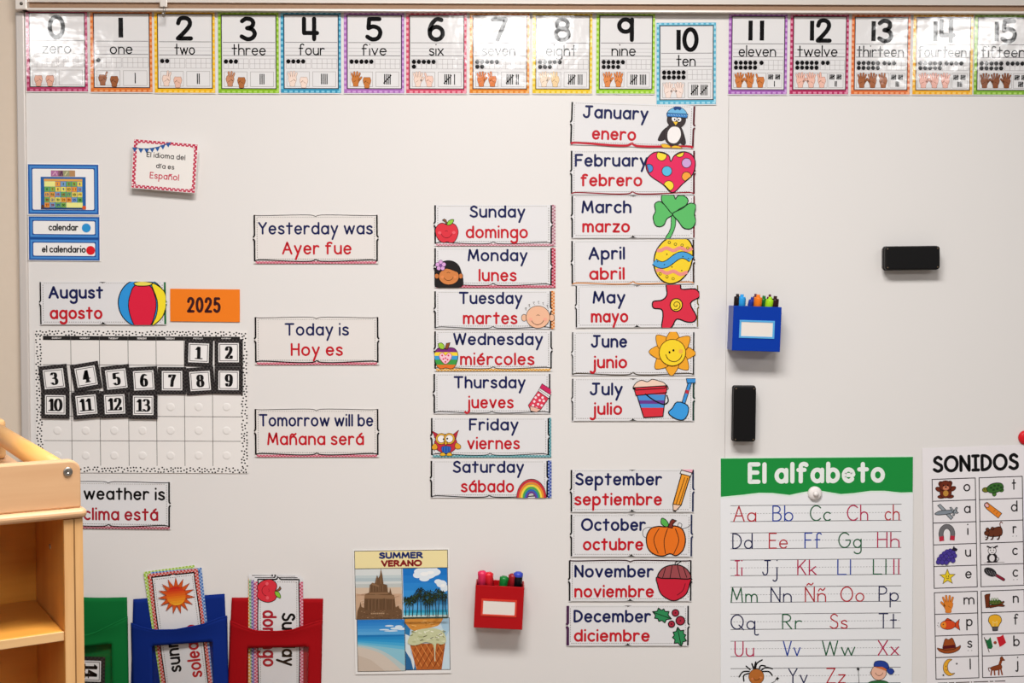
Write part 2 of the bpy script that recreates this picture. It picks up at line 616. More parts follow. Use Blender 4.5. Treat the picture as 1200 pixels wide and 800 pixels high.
class Card:
    """a sheet on the board. Coordinates given to its parts are photograph pixels (or a zoomed frame of them) before turning by rot about cx, cy"""
    def __init__(s, name, label, cat, cx, cy, rot=0.0, depth=0.0025, group=None, magnet=True, kind='print', world_rot=None, tilt=0.0):
        s.cx, s.cy, s.rot, s.depth, s.kind = cx, cy, rot, depth, kind
        s.s = SC(cx, cy, depth)
        s.occ, s.parts = [], []
        s.frame(0, 0, 1)
        s.root = empty(name, W(cx, cy, depth), label, cat, group, (R(tilt), R(rot - ROLL), 0))
        s.magnet = magnet

    def frame(s, ox, oy, k, ang=0.0, kx=None):
        """measuring frame: k frame units to a pixel, origin at ox, oy"""
        s.ox, s.oy, s.k, s.kx = ox, oy, 1.0 / k, 1.0 / (kx or k)
        s.ca, s.sa = math.cos(R(ang)), math.sin(R(ang))
        return s

    def T(s, x, y):
        x, y = x * s.kx, y * s.k
        return (s.ox + x * s.ca - y * s.sa, s.oy + x * s.sa + y * s.ca)

    def local(s, p, d):
        return ((p[0] - s.cx) * s.s, -d, -(p[1] - s.cy) * s.s)

    def part(s, name, label=None, kind=None):
        p = Part(s, name, label, kind or s.kind)
        s.parts.append(p)
        return p

    def done(s):
        for p in s.parts: p.build(s.root)
        if s.magnet:
            bxs = [p.box for p in s.parts if p.box]
            if bxs:
                xs = [q[0] for q in bxs[0][0]]
                ys = [q[1] for q in bxs[0][0]]
                w = (max(xs) - min(xs)) * s.s
                h = (max(ys) - min(ys)) * s.s
                mx = ((max(xs) + min(xs)) / 2 - s.cx) * s.s
                mz = -((max(ys) + min(ys)) / 2 - s.cy) * s.s
                for sx in (-1, 1):
                    bm = bmesh.new()
                    box(bm, mx + sx * w * .3 - .008, mx + sx * w * .3 + .008, bxs[0][2] - .00005, s.depth - .0002, mz - h * .28, mz + h * .28)
                    bm_obj('magnet_strip', bm, ink('3a3634', 'plastic'), s.root)
        return s.root


# ================================================================ the setting
bm = bmesh.new()
box(bm, -4.2, 4.2, 0.016, 0.12, 0.0, 3.0)
tag(bm_obj('wall_back', bm, M_WALL), kind='structure')
bm = bmesh.new()
box(bm, -4.2, 4.2, -6.5, 0.12, -0.06, 0.0)
tag(bm_obj('floor', bm, M_FLOOR), kind='structure')
bm = bmesh.new()
prism(bm, [(-0.001, 0.0), (0.016, 0.0), (0.016, 0.1), (0.004, 0.1), (-0.001, 0.09)], 'x', -4.2, 4.2)
tag(bm_obj('baseboard_back', bm, ink('6f675f', 'plastic')), kind='structure')

# ---- whiteboard: two enamel panels in an aluminium frame
B_L = W(33, 300).x
B_S = W(852, 300).x
B_T = W(600, 13.6, .02).z - .0004
B_B, B_R = 0.18, B_S + 1.25
root = empty('whiteboard', (B_S, 0.016, B_B), 'wide white magnetic whiteboard covered with classroom cards', 'whiteboard')


def rel(o):
    o.location = -Vector(root.location)
    return o


bm = bmesh.new()
box(bm, B_L, B_S - .0002, 0.0, 0.0155, B_B, B_T)
rel(bm_obj('panel', bm, M_BOARD, root, bevel=.0004))
bm = bmesh.new()
box(bm, B_S + .0002, B_R, 0.0, 0.0155, B_B, B_T)
rel(bm_obj('panel', bm, M_BOARD, root, bevel=.0004))
x_edge = W(22.5, 300).x
for a, b, c, d in ((x_edge, B_L, B_B - .02, B_T), (B_R, B_R + .02, B_B - .02, B_T)):
    bm = bmesh.new()
    box(bm, a, b, -0.004, 0.0155, c, d)
    rel(bm_obj('frame_strip', bm, M_TRIM, root, bevel=.003))
bm = bmesh.new()
box(bm, B_L, B_R, -0.004, 0.0155, B_B - .02, B_B)
rel(bm_obj('frame_strip', bm, M_TRIM, root, bevel=.003))

# ---- map rail along the top
X0, X1 = W(18, 6).x, B_R + .05
zl = lambda px, py, d=0.0: W(px, py, d).z
root = empty('map_rail', (0, 0.016, zl(600, 13.2)), 'long aluminium map rail with a tan cork strip above the number cards', 'map rail')
z_lip0, z_lip1, z_c1, z_t = zl(600, 13.6, .02), zl(600, 10.8, .02), zl(600, 4.4, .012), zl(600, 3.4, .02)
bm = bmesh.new()
prism(bm, [(0.0155, z_lip0), (-0.020, z_lip0), (-0.020, z_lip1 - .001), (-0.018, z_lip1), (0.0155, z_lip1)], 'x', X0 + .02, X1)
o = bm_obj('lower_lip', bm, M_RAILLIP, root); rel(o)
bm = bmesh.new()
box(bm, X0 + .02, X1, -0.008, 0.0155, z_lip1, z_c1)
rel(bm_obj('cork_strip', bm, M_CORK, root))
bm = bmesh.new()
prism(bm, [(0.0155, z_c1), (-0.014, z_c1), (-0.014, z_t + .001), (-0.006, z_t + .022), (0.0155, z_t + .024)], 'x', X0 + .02, X1)
rel(bm_obj('upper_lip', bm, M_RAILLIP, root))
bm = bmesh.new()
xb0, xb1 = W(17.5, 6, .022).x, W(31.5, 6, .022).x
box(bm, xb0, xb1, -0.0225, 0.0155, z_lip0, z_t + .03)
eb = bm_obj('end_bracket', bm, M_RAILLIP, root, bevel=.002)
rel(eb)
p = W(25, 4.2, .0225)
bm = bmesh.new()
lathe(bm, [(0, .0022), (.0022, .002), (.0034, .0008), (.0036, 0)], 16, Matrix.Translation(p) @ Matrix.Rotation(R(90), 4, 'X'))
o = bm_obj('screw', bm, M_SCREW, eb)

# ---- hook clip hanging on the rail over card 2
hx0, hx1 = W(187, 8, .026).x, W(195.5, 8, .026).x
root = empty('rail_hook', W(191, 8, .022), 'small steel map hook clipped on the rail above the number 2 card', 'hook')
bm = bmesh.new()
z1, z2, z3 = zl(191, -1, .025), zl(191, 8, .025), zl(191, 20, .025)
box(bm, hx0, hx1, -.0245, -.0205, z2, z1)
rel(bm_obj('clip', bm, M_RAILLIP, root, bevel=.001))
bm = bmesh.new()
xm = (hx0 + hx1) / 2 + .001
pts = [(-.0225, z2 + .002), (-.0225, z3 + .006), (-.026, z3 + .001), (-.031, z3 + .002), (-.033, z3 + .008)]
for i in range(len(pts) - 1):
    a, b = Vector((xm, *pts[i])), Vector((xm, *pts[i + 1]))
    q = (b - a).to_track_quat('Z', 'Y').to_matrix().to_4x4()
    lathe(bm, [(0, 0), (.0022, 0), (.0022, (b - a).length), (0, (b - a).length)], 10, Matrix.Translation(a) @ q)
rel(bm_obj('hook', bm, M_STEEL, root))
del root


# ================================================================ drawings that recur
K = '0e0c0d'
NAVY, RED = '161c50', 'c01826'


def hand(P, cx, cy, h, n, skin, ln, flip=1, w=3.0):
    """drawn hand showing n fingers; h its height with the fingers out"""
    fx = lambda x: cx + flip * x * h
    fy = lambda y: cy - y * h
    up = {0: 0, 1: 1, 2: 2, 3: 3, 4: 4, 5: 4}[n]
    strokes = []
    for i, (bx, a, L) in enumerate(((.17, 20, .36), (.06, 7, .44), (-.06, -5, .42), (-.17, -18, .34))):
        if i < up:
            strokes.append(([(bx, .06), (bx + math.sin(R(a)) * L, .06 + math.cos(R(a)) * L)], .105))
        else:
            strokes.append(([(bx, .08), (bx, .16)], .14))
    if n == 5: strokes.append(([(.18, -.16), (.40, .12)], .11))
    else: strokes.append(([(.2, -.14), (.06, -.02)], .12))
    palm = [(-.24, .1), (.24, .1), (.25, -.14), (.17, -.34), (.15, -.5), (-.15, -.5), (-.17, -.34), (-.26, -.12)]
    pp = [(fx(x), fy(y)) for x, y in smooth(palm, True, 3)]
    for st, wd_ in strokes[:4] + ([strokes[4]] if n == 5 else []):
        P.line([(fx(x), fy(y)) for x, y in st], wd_ * h + w, ln)
    P.line(pp, w, ln, closed=True)
    P.fill(pp, skin)
    for st, wd_ in strokes[:4] + ([strokes[4]] if n == 5 else []):
        P.line([(fx(x), fy(y)) for x, y in st], wd_ * h, skin)
    if n != 5:
        P.line([(fx(x), fy(y)) for x, y in strokes[4][0]], .04 * h, ln)
    P.line([(fx(-.14), fy(-.2)), (fx(.02), fy(-.1))], w * .6, ln)


def checks(P, x0, y0, x1, y1, col, pitch, light=None):
    """printed checkered trim strip"""
    light = light or ''.join('%02x' % int(int(col[i:i + 2], 16) * .42 + 240 * .58) for i in (0, 2, 4))
    P.rect(x0, y0, x1, y1, light)
    pitch *= 1.25
    horiz = (x1 - x0) > (y1 - y0)
    wdt = (y1 - y0) if horiz else (x1 - x0)
    rows = max(2, round(wdt / pitch))
    L = (x1 - x0) if horiz else (y1 - y0)
    n = int(L / pitch)
    for r_ in range(rows):
        for i in range(n):
            if (i + r_) % 2: continue
            a0, a1 = i * L / n, (i + 1) * L / n
            b0, b1 = r_ * wdt / rows, (r_ + 1) * wdt / rows
            if horiz: P.rect(x0 + a0, y0 + b0, x0 + a1, y0 + b1, col)
            else: P.rect(x0 + b0, y0 + a0, x0 + b1, y0 + a1, col)


def dotted(P, a, b, step=2.6, w=.7, col='8b8680', fill=.55):
    L = math.hypot(b[0] - a[0], b[1] - a[1])
    n = max(1, int(L / step))
    for i in range(n):
        t0, t1 = i / n, (i + fill) / n
        P.line([(a[0] + (b[0] - a[0]) * t0, a[1] + (b[1] - a[1]) * t0), (a[0] + (b[0] - a[0]) * t1, a[1] + (b[1] - a[1]) * t1)], w, col, caps=False)


def bracket_v(P, x, y0, y1, out, col, w):
    """upright of the book-shaped border: two thick bars meeting at a small outward notch"""
    m = (y0 + y1) / 2
    P.line([(x, y0), (x, m - 3.2), (x + out * 1.4, m - .9)], w, col, caps=False)
    P.line([(x + out * 1.4, m + .9), (x, m + 3.2), (x, y1)], w, col, caps=False)


def bracket_h(P, x0, x1, y, bend, w, col, drop=0.0):
    """thin lower or upper line with a pointed notch at the middle"""
    m = (x0 + x1) / 2
    q = smooth([(x0, y), (x0 + 7, y + drop), (m - 26, y), (m - 8, y), (m - 2.5, y + bend * .35), (m, y + bend)], False, 4)
    P.line(q, w, col, caps=False)
    q = smooth([(m, y + bend), (m + 2.5, y + bend * .35), (m + 8, y), (m + 26, y), (x1 - 7, y + drop), (x1, y)], False, 4)
    P.line(q, w, col, caps=False)


PAPER = 'e0dddd'


def word_card(name, label, group, rect, words, rot=0.0, left=(K, 1.9), right=(K, 1.8), top=None, bottom=None, trimR=None, trimB=None, trimL=None, trimT=None, pic=None, cat='word card', depth=.003, center=None, paper=PAPER, **kw):
    """words: list of (text, x0, x1, baseline, cap, colour, stroke) in photograph pixels"""
    x0, y0, x1, y1 = rect
    cx, cy = center or ((x0 + x1) / 2, (y0 + y1) / 2)
    c = Card(name, label, cat, cx, cy, rot, depth, group, **kw)
    if center:      # rect was given about its own middle
        pass
    S = c.part('sheet')
    S.sheet([(x0, y0), (x1, y0), (x1, y1), (x0, y1)], paper)
    r_in = x1 - 1.2
    b_in = y1 - .8
    l_in, t_in = x0 + 1.0, y0 + .5
    if trimR:
        checks(S, x1 - trimR[1], y0, x1, y1, trimR[0], 1.5)
        r_in = x1 - trimR[1] - .8
    if trimL:
        checks(S, x0, y0, x0 + trimL[1], y1, trimL[0], 1.5)
        l_in = x0 + trimL[1] + .8
    if trimB:
        checks(S, x0 + (2 if not trimL else 0), y1 - trimB[1], x1 - (trimR[1] if trimR else 2), y1, trimB[0], 1.5)
        b_in = y1 - trimB[1]
    if trimT:
        checks(S, x0, y0, x1, y0 + trimT[1], trimT[0], 1.5)
        t_in = y0 + trimT[1] + .6
    bracket_v(S, l_in, t_in, b_in, -1, *left)
    bracket_v(S, r_in, t_in, b_in, 1, *right)
    if bottom:
        col, w, bend = bottom
        if w < .95 and col != K:        # only the small pointed notches of the border are left on this card
            m = (l_in + r_in) / 2
            S.fill(smooth([(m - 6, y1 - .4), (m - 2, y1 - 1.6), (m, y1 - 3.4), (m + 2, y1 - 1.6), (m + 6, y1 - .4)], False, 3), K)
            if not top: S.fill([(m - 4.5, y0 + .3), (m + 4.5, y0 + .3), (m + 1, y0 + 1.2), (m, y0 + 2.4), (m - 1, y0 + 1.2)], '3a3536')
            S.line([(l_in + 2, y1 - .5), (r_in - 2, y1 - .5)], .5, 'a39e98', caps=False)
        else:
            bracket_h(S, l_in, r_in, b_in, bend, w, col, -1.6)
    if top:
        col, w, bend = top
        bracket_h(S, l_in, r_in, t_in, bend, w, col, .8)
    dotted(S, (l_in + 3, t_in + 3), (l_in + 3, b_in - 3))
    dotted(S, (r_in - 3, t_in + 3), (r_in - 3, b_in - 3))
    dotted(S, (l_in + 4, b_in - 2.6), (r_in - 4, b_in - 2.6))
    if not top: dotted(S, (l_in + 4, t_in + 1.2), (r_in - 4, t_in + 1.2), col='b5b0aa')
    else: dotted(S, (l_in + 4, t_in + 2.6), (r_in - 4, t_in + 2.6), col='b5b0aa')
    if pic and pic[0] == 'under':
        pic[2](c, c.part(pic[1]))
    for i, (t, a, b, base, cap, col, w) in enumerate(words):
        pn = ['english_lettering', 'spanish_lettering'][i]
        P = c.part(pn)
        c.frame(0, 0, 1)
        P.text(t, a, b, base, cap, w, col)
    if pic and pic[0] == 'over':
        P = c.part(pic[1])
        P.clip = (x0 + .3, y0, x1 + .2, y1)
        pic[2](c, P)
    return c


# ================================================================ number cards along the top
SPELL = 'zero one two three four five six seven eight nine ten eleven twelve thirteen fourteen fifteen'.split()
NUM = [  # left, right, top, bottom (px), border, light mark, word x0,x1 (in card-3 zoom units), hands, skin, line
    (30.3, 103.0, 12.0, 107.7, 'b52e5c', 'd9789a', 158, 313, (0, 0), ('e3a78e', 'e3a78e'), '7a3d2c'),
    (105.5, 178.8, 12.6, 108.5, 'df7430', 'f0a468', 175, 296, (1, 0), ('9c5a32', '9c5a32'), '3f1f10'),
    (180.5, 252.4, 13.2, 109.4, 'efb51c', 'f8d265', 180, 292, (2, 0), ('efd3c3', 'e9bba6'), '9a6a55'),
    (255.2, 327.2, 14.2, 109.8, '8aba2c', 'b3d763', 145, 330, (3, 0), ('c98e6c', 'b06c3e'), '5a2e18'),
    (328.5, 400.0, 14.2, 109.6, '3d93b6', '86cbe0', 170, 312, (4, 0), ('f0d9cb', 'f0d9cb'), 'a87c68'),
    (402.6, 474.0, 14.6, 109.8, 'ae72ba', 'd3a5da', 168, 305, (5, 0), ('c87a3c', 'c87a3c'), '5e2f14'),
    (475.6, 547.2, 14.8, 110.0, 'd5566f', 'f0a5b2', 195, 276, (5, 1), ('f0d6c6', 'efc9b8'), 'a87560'),
    (550.0, 620.8, 15.0, 110.0, 'e0832c', 'f3b970', 138, 323, (5, 2), ('dc7d44', 'dc7d44'), '6b3015'),
    (623.7, 694.4, 15.2, 110.2, 'e8c02a', 'f5e07d', 145, 315, (5, 3), ('f0d8c0', 'efcf9f'), 'a3805a'),
    (698.4, 767.8, 15.2, 110.3, '97c834', 'c6e67c', 157, 293, (5, 4), ('e08a4e', 'e08a4e'), '6b3015'),
    (769.0, 839.4, 26.6, 122.8, '63b4d0', 'a8dcea', 180, 288, (5, 5), ('f2ddd2', 'f2ddd2'), 'b58d7c'),
    (853.4, 922.8, 16.0, 111.0, 'a463b2', 'cfa0d8', 128, 338, (5, 5, 1), ('cf7c42',) * 3, '5e2c14'),
    (925.4, 994.8, 16.2, 111.0, 'b83660', 'e090ac', 112, 338, (5, 5, 2), ('eebcaa',) * 3, '9a5a4a'),
    (997.4, 1067.0, 16.8, 111.2, 'e0703a', 'f2a878', 102, 365, (5, 5, 3), ('a5623c',) * 3, '4a2210'),
    (1069.4, 1140.5, 17.0, 111.4, 'eea81e', 'f8cd68', 101, 366, (5, 5, 4), ('ecb3a4',) * 3, '985848'),
    (1141.2, 1212.0, 17.4, 111.6, '7fae34', 'b0d668', 110, 352, (5, 5, 5), ('8a4f30',) * 3, '3a1a0c'),
]
BNAME = ['crimson', 'orange', 'yellow', 'lime green', 'teal blue', 'purple', 'rose', 'orange', 'yellow', 'lime green', 'light blue', 'purple', 'crimson', 'orange', 'yellow', 'green']
for n, (L, Rr, T, B, bc, bl, wx0, wx1, hs, skins, hl) in enumerate(NUM):
    wd_, ht = Rr - L, B - T
    c = Card('number_card', 'number %d card reading %s with a %s checked border' % (n, SPELL[n], BNAME[n]), 'number card',
             (L + Rr) / 2, (T + B) / 2, {10: -0.3}.get(n, 0.2), .0022, 'number cards under the map rail', kind='laminate')
    # frame: units of the enlarged photograph in which card 3 runs from 70, 68 to 402, 508
    c.frame(L - 70 / (332 / wd_), T - 68 / (440 / ht), 440 / ht, kx=332 / wd_)
    S = c.part('sheet')
    S.sheet([(70, 68), (402, 68), (402, 508), (70, 508)], 'e4e1e0')
    Bd = c.part('border')
    for q in ((72, 70, 400, 86), (72, 480, 400, 503), (72, 86, 91, 480), (385, 86, 400, 480)): Bd.rect(*q, bc)
    for i in range(14):     # lighter woven marks along the border
        y = 76 + i * 30
        Bd.rect(73, y, 84, y + 16, bl)
        Bd.rect(389, y + 10, 399, y + 26, bl)
    for i in range(11):
        x = 84 + i * 29
        Bd.rect(x, 72, x + 15, 80, bl)
        Bd.rect(x + 6, 491, x + 23, 501, bl)
    Bd.frame_rect(90.5, 86, 385, 479, 4.5, '2b2226')
    Ru = c.part('ruled_lines')
    for y, w_, col in ((232, 3.0, '6f6b6b'), (262, 1.8, 'b3aeae'), (281, 1.8, 'bdb8b8'), (302, 3.0, '6f6b6b')):
        Ru.line([(97, y), (380, y)], w_, col, caps=False)
    Nu = c.part('numeral')
    w_ = 23
    if n < 10:
        if n == 1: Nu.text('1', 222, 248, 225, 130, w_ + 2, K, caps=False)
        else: Nu.text(str(n), 188, 282, 226, 132, w_, K)
    else:
        Nu.text('1', 182, 206, 226, 130, w_, K, caps=False)
        if n == 11: Nu.text('1', 246, 270, 226, 130, w_, K, caps=False)
        else: Nu.text(str(n - 10), 214, 304, 226, 132, w_, K)
    Wd = c.part('number_word')
    Wd.text(SPELL[n], max(wx0, 99), min(wx1, 381), 301, 62, 6.5, K, xh=.61, desc=.4, gap=.2)
    Tf = c.part('ten_frame')
    for fx0 in (101, 243):
        for i in range(6): Tf.line([(fx0 + i * 27, 320), (fx0 + i * 27, 372)], 1.6, 'a59c9c', caps=False)
        for y in (320, 346, 372): Tf.line([(fx0, y), (fx0 + 135, y)], 1.6, 'a59c9c', caps=False)
    for d in range(n):
        fr, k_ = divmod(d, 10)
        Tf.ell((114 if fr == 0 else 257) + (k_ % 5) * 26.8, 334 + (k_ // 5) * 26, 11.8, 11.8, K, n=14)
    Hd = c.part('hand_signs')
    hx = (105, 228) if n <= 10 else (102, 282)
    Hd.frame_rect(hx[0], 389, hx[1], 468, 2.0, 'a09896')
    m = len(hs)
    for i, f in enumerate(hs):
        hw = (hx[1] - hx[0]) / m
        hand(Hd, hx[0] + hw * (i + .5), 428 if f else 436, 76, f, skins[i], hl, 1 if i == 0 else -1, 3.2)
    Ta = c.part('tally_marks')
    tx = (246, 371) if n <= 10 else (290, 372)
    Ta.frame_rect(tx[0], 389, tx[1], 468, 2.0, 'a09896')

    def tally(x, y0, y1, k_, gap, w):
        for i in range(min(k_, 4)): Ta.line([(x + i * gap, y0), (x + i * gap, y1)], w, K, caps=False)
        if k_ == 5: Ta.line([(x - gap * .6, y1 - 6), (x + gap * 3.6, y0 + 6)], w, K, caps=False)
    if n <= 10:
        g1, g2 = min(n, 5), max(0, n - 5)
        wtot = (min(g1, 4) - 1) * 10 + ((22 + (min(g2, 4) - 1) * 10) if g2 else 0)
        x = (tx[0] + tx[1]) / 2 - wtot / 2
        if n: tally(x, 400, 456, g1, 10, 5.5)
        if g2: tally(x + (min(g1, 4) - 1) * 10 + 22, 400, 456, g2, 10, 5.5)
    else:
        tally(299, 396, 424, 5, 7, 5)
        tally(338, 396, 424, 5, 7, 5)
        r_ = n - 10
        tally(331 - (min(r_, 4) - 1) * 3.5, 432, 462, r_, 7, 5)
    c.done()


# ================================================================ pictures for the word cards (frames are enlarged views)
def smile(P, cx, cy, rx, ry, w, col=K):
    P.line([(cx + rx * math.cos(R(a)), cy + ry * math.sin(R(a))) for a in range(15, 166, 15)], w, col)


APPLE = smooth([(150, 147), (172, 140), (196, 150), (209, 182), (202, 215), (186, 238), (168, 241), (150, 236), (132, 241), (110, 230), (95, 206), (90, 172), (106, 146), (128, 139)], True, 4)


def apple_art(P):
    P.shape(APPLE, 'd93340', K, 3)
    P.shape(smooth([(150, 148), (156, 130), (172, 121), (186, 122), (180, 138), (166, 149)], True, 3), '8cc43e', K, 2.5)
    P.shape([(146, 146), (140, 132), (126, 124), (136, 117), (146, 124), (153, 142)], '8d5a3c', K, 2.5)
    smile(P, 148, 188, 28, 28, 2.5, '7c1520')
    P.ell(112, 190, 9, 8, 'e8606a')
    P.ell(186, 188, 9, 8, 'e8606a')
    P.line([(140, 182), (148, 178), (154, 182)], 2, '7c1520')


def pic_apple(c, P):
    c.frame(490, 230, 4.444)
    apple_art(P)


def pic_girl(c, P):
    c.frame(490, 230, 4.444)
    P.shape(smooth([(88, 470), (84, 400), (104, 355), (150, 334), (196, 345), (222, 384), (226, 470)], True, 4), '1e1a1a', K, 2)
    P.ell(222, 415, 11, 14, 'c8743c', K, 2.5)
    P.ell(97, 415, 11, 14, 'c8743c', K, 2.5)
    P.ell(160, 417, 53, 43, 'd07f45', K, 2.5)
    P.fill(smooth([(104, 402), (146, 376), (212, 396), (213, 372), (180, 346), (130, 350), (104, 372)], True, 4), '1e1a1a')
    smile(P, 158, 412, 26, 26, 2.5, '5a2a10')
    P.line([(150, 398), (158, 394), (166, 398)], 2.2, '5a2a10')
    P.ell(126, 420, 9, 8, 'e0894f')
    P.ell(192, 420, 9, 8, 'e0894f')
    for k in range(5):
        a = R(90 + 72 * k)
        P.ell(118 + 17 * math.cos(a), 360 - 17 * math.sin(a), 11, 11, 'd9a3d6', '5c3560', 2)
    P.ell(118, 360, 7, 7, '8a4fa0', K, 1.5)


def pic_boy(c, P):
    c.frame(490, 230, 4.444)
    P.ell(552, 632, 14, 18, 'e9b796', K, 2.5)
    P.ell(696, 632, 14, 18, 'e9b796', K, 2.5)
    P.ell(624, 628, 62, 58, 'ecb796', K, 2.5)
    smile(P, 622, 630, 35, 38, 3, '5e3a2a')
    P.line([(617, 620), (624, 616), (632, 620)], 2.4, '5e3a2a')
    P.ell(585, 640, 10, 9, 'f0a890')
    P.ell(662, 640, 10, 9, 'f0a890')
    for x, y in ((562, 590), (580, 572), (604, 560), (628, 556), (652, 562), (674, 576)):
        P.line(smooth([(x - 6, y - 8), (x + 2, y - 10), (x - 2, y - 2), (x + 3, y + 4)], False, 4), 2, '6b6460')


def pic_stripe_apple(c, P):
    c.frame(500, 395, 5.714)
    ap = smooth([(130, 80), (150, 70), (185, 74), (208, 105), (207, 150), (190, 195), (165, 212), (130, 206), (95, 212), (70, 195), (54, 150), (53, 105), (75, 74), (108, 70)], True, 4)
    for y0, y1, col in ((60, 100, '7a2a78'), (100, 124, 'f2d33a'), (124, 150, '3b9bd0'), (150, 184, '3f9a46'), (184, 220, 'e0712a')):
        P.fill(band(ap, y0, y1), col)
    P.line(ap, 3.5, K, closed=True)
    P.shape(smooth([(126, 180), (90, 145), (86, 115), (108, 104), (126, 122), (146, 104), (166, 116), (162, 146)], True, 4), 'f3c3cf', 'b52040', 3)
    for x, y in ((104, 122), (126, 140), (146, 122), (112, 146), (140, 150), (126, 164)): P.ell(x, y, 6, 6, 'd23a5c', n=10)
    P.shape(smooth([(112, 80), (86, 72), (78, 44), (100, 38), (118, 56)], True, 3), '9cc83e', K, 3)
    P.shape([(122, 78), (132, 40), (158, 36), (150, 60), (140, 80)], '8a4a28', K, 3)


def pic_eraser(c, P):
    c.frame(590, 345, 5.714)
    P.shape([(232, 645), (302, 695), (252, 768), (222, 788), (182, 776), (166, 742)], 'd93a52', K, 3)
    for x, y in ((235, 672), (262, 690), (216, 690), (243, 708), (270, 712), (206, 716), (232, 734), (256, 742), (198, 742), (220, 760)):
        P.ell(x, y, 8.5, 8.5, 'f3dbe0', n=12)
    P.shape([(178, 746), (252, 768), (222, 788), (182, 778)], 'e8b8a4', K, 2.5)
    P.fill([(176, 772), (200, 785), (184, 786)], K)
    P.shape([(232, 645), (243, 625), (316, 672), (302, 695)], 'e8e2e0', K, 3)
    P.line([(238, 636), (308, 684)], 2.5, K)
    P.shape([(243, 625), (258, 596), (330, 642), (316, 672)], 'c8285c', K, 3)


def pic_owl(c, P):
    c.frame(500, 395, 5.714)
    P.shape(smooth([(58, 680), (42, 640), (36, 628), (62, 640), (78, 650)], False, 3), 'b82a3c', K, 2.5)
    P.shape(smooth([(196, 680), (208, 640), (214, 622), (190, 640), (178, 650)], False, 3), 'b82a3c', K, 2.5)
    P.ell(128, 712, 76, 64, 'c42e40', K, 3)
    P.shape(smooth([(58, 710), (36, 728), (38, 750), (62, 752), (74, 736)], True, 3), 'e0a02c', K, 2.5)
    P.shape(smooth([(198, 706), (226, 722), (226, 744), (200, 748), (188, 730)], True, 3), 'e0a02c', K, 2.5)
    P.shape(smooth([(100, 735), (130, 728), (162, 735), (156, 768), (130, 778), (106, 770)], True, 3), '3466b8', K, 2)
    for x in (112, 130, 148): P.line([(x, 735), (x, 770)], 5, '1f3f90', caps=False)
    for x, y in ((98, 680), (152, 678)):
        P.ell(x, y, 37, 37, 'e2a838', K, 2.5)
        P.ell(x, y, 25, 25, 'f0ebe8', K, 2)
    P.ell(114, 682, 6, 6, K)
    P.ell(138, 678, 6, 6, K)
    P.shape([(116, 702), (142, 702), (130, 724)], 'e8b02c', K, 2.5)
    for x in (108, 152): P.shape(smooth([(x - 18, 792), (x - 10, 774), (x + 10, 774), (x + 18, 792)], True, 3), 'e8b02c', K, 2.5)


def pic_rainbow(c, P):
    c.frame(490, 410, 4.444)
    r_ = 76
    P.line([(590 + (r_ + 1) * math.cos(R(a)), 770 - (r_ + 1) * math.sin(R(a)) * 1.28) for a in range(0, 181, 6)], 3, K, caps=False)
    for col, w in (('c8343e', 11), ('e58a35', 10), ('ecd748', 9), ('4aa653', 10), ('3568b4', 9), ('6c3a8c', 8)):
        rm = r_ - w / 2
        P.line([(590 + rm * math.cos(R(a)), 770 - rm * math.sin(R(a)) * 1.28) for a in range(0, 181, 6)], w * 1.08, col, caps=False)
        r_ -= w


def pic_penguin(c, P):
    c.frame(760, 115, 7.27)
    P.shape(smooth([(170, 235), (120, 270), (85, 340), (100, 356), (140, 345), (165, 300)], True, 4), '33292a', K, 3)
    P.shape(smooth([(285, 255), (310, 310), (322, 365), (305, 385), (275, 360)], True, 4), '33292a', K, 3)
    P.ell(218, 300, 82, 95, '3a2f30', K, 3)
    P.ell(235, 172, 80, 72, '3a2f30', K, 3)
    P.shape(smooth([(200, 235), (258, 240), (278, 300), (250, 360), (205, 372), (170, 345), (166, 280)], True, 4), 'efe9e6')
    P.ell(216, 165, 22, 24, 'f4f0ee', K, 2)
    P.ell(258, 170, 19, 21, 'f4f0ee', K, 2)
    P.ell(220, 170, 7, 8, K)
    P.ell(254, 172, 7, 8, K)
    P.shape([(205, 188), (252, 190), (230, 222)], 'f0c23a', K, 2)
    P.shape(smooth([(165, 122), (180, 85), (240, 66), (295, 82), (315, 128)], True, 4), '6fb4dc', K, 4)
    P.shape([(150, 118), (330, 122), (326, 154), (154, 148)], '3c7fc0', K, 4)
    P.fill(smooth([(205, 68), (240, 60), (275, 68), (262, 92), (240, 84), (218, 94)], True, 3), '1f3f78')
    for x in range(165, 320, 22): P.line([(x, 130), (x + 10, 138)], 3, 'a8d4ea')
    P.shape(smooth([(112, 386), (150, 380), (192, 398), (190, 430), (150, 428), (128, 410)], True, 3), 'efb52e', K, 3)
    P.shape(smooth([(204, 400), (245, 390), (292, 408), (262, 428), (205, 436)], True, 3), 'efb52e', K, 3)


HEART = smooth([(592, 514), (540, 470), (480, 430), (455, 390), (457, 342), (490, 308), (535, 304), (572, 322), (582, 352), (600, 322), (640, 302), (684, 312), (708, 346), (706, 392), (690, 428), (645, 468)], True, 4)


def pic_heart(c, P):
    c.frame(655, 110, 4.444)
    P.shape(HEART, 'e02a5c', K, 5)
    for x, y, rx, col in ((534, 322, 26, 'f2d838'), (628, 308, 22, 'f2d838'), (664, 360, 25, 'c99fd2'), (562, 402, 26, '58b8dc'), (468, 388, 22, '4a86c8'), (664, 430, 24, 'f0a03c'), (572, 478, 26, 'f2d838')):
        ci = [(x + rx * math.cos(R(a)), y + rx * math.sin(R(a))) for a in range(0, 360, 15)]
        q = [p for p in ci if inside(p, HEART)]
        if len(q) > 3: P.shape(q, col, K, 3)


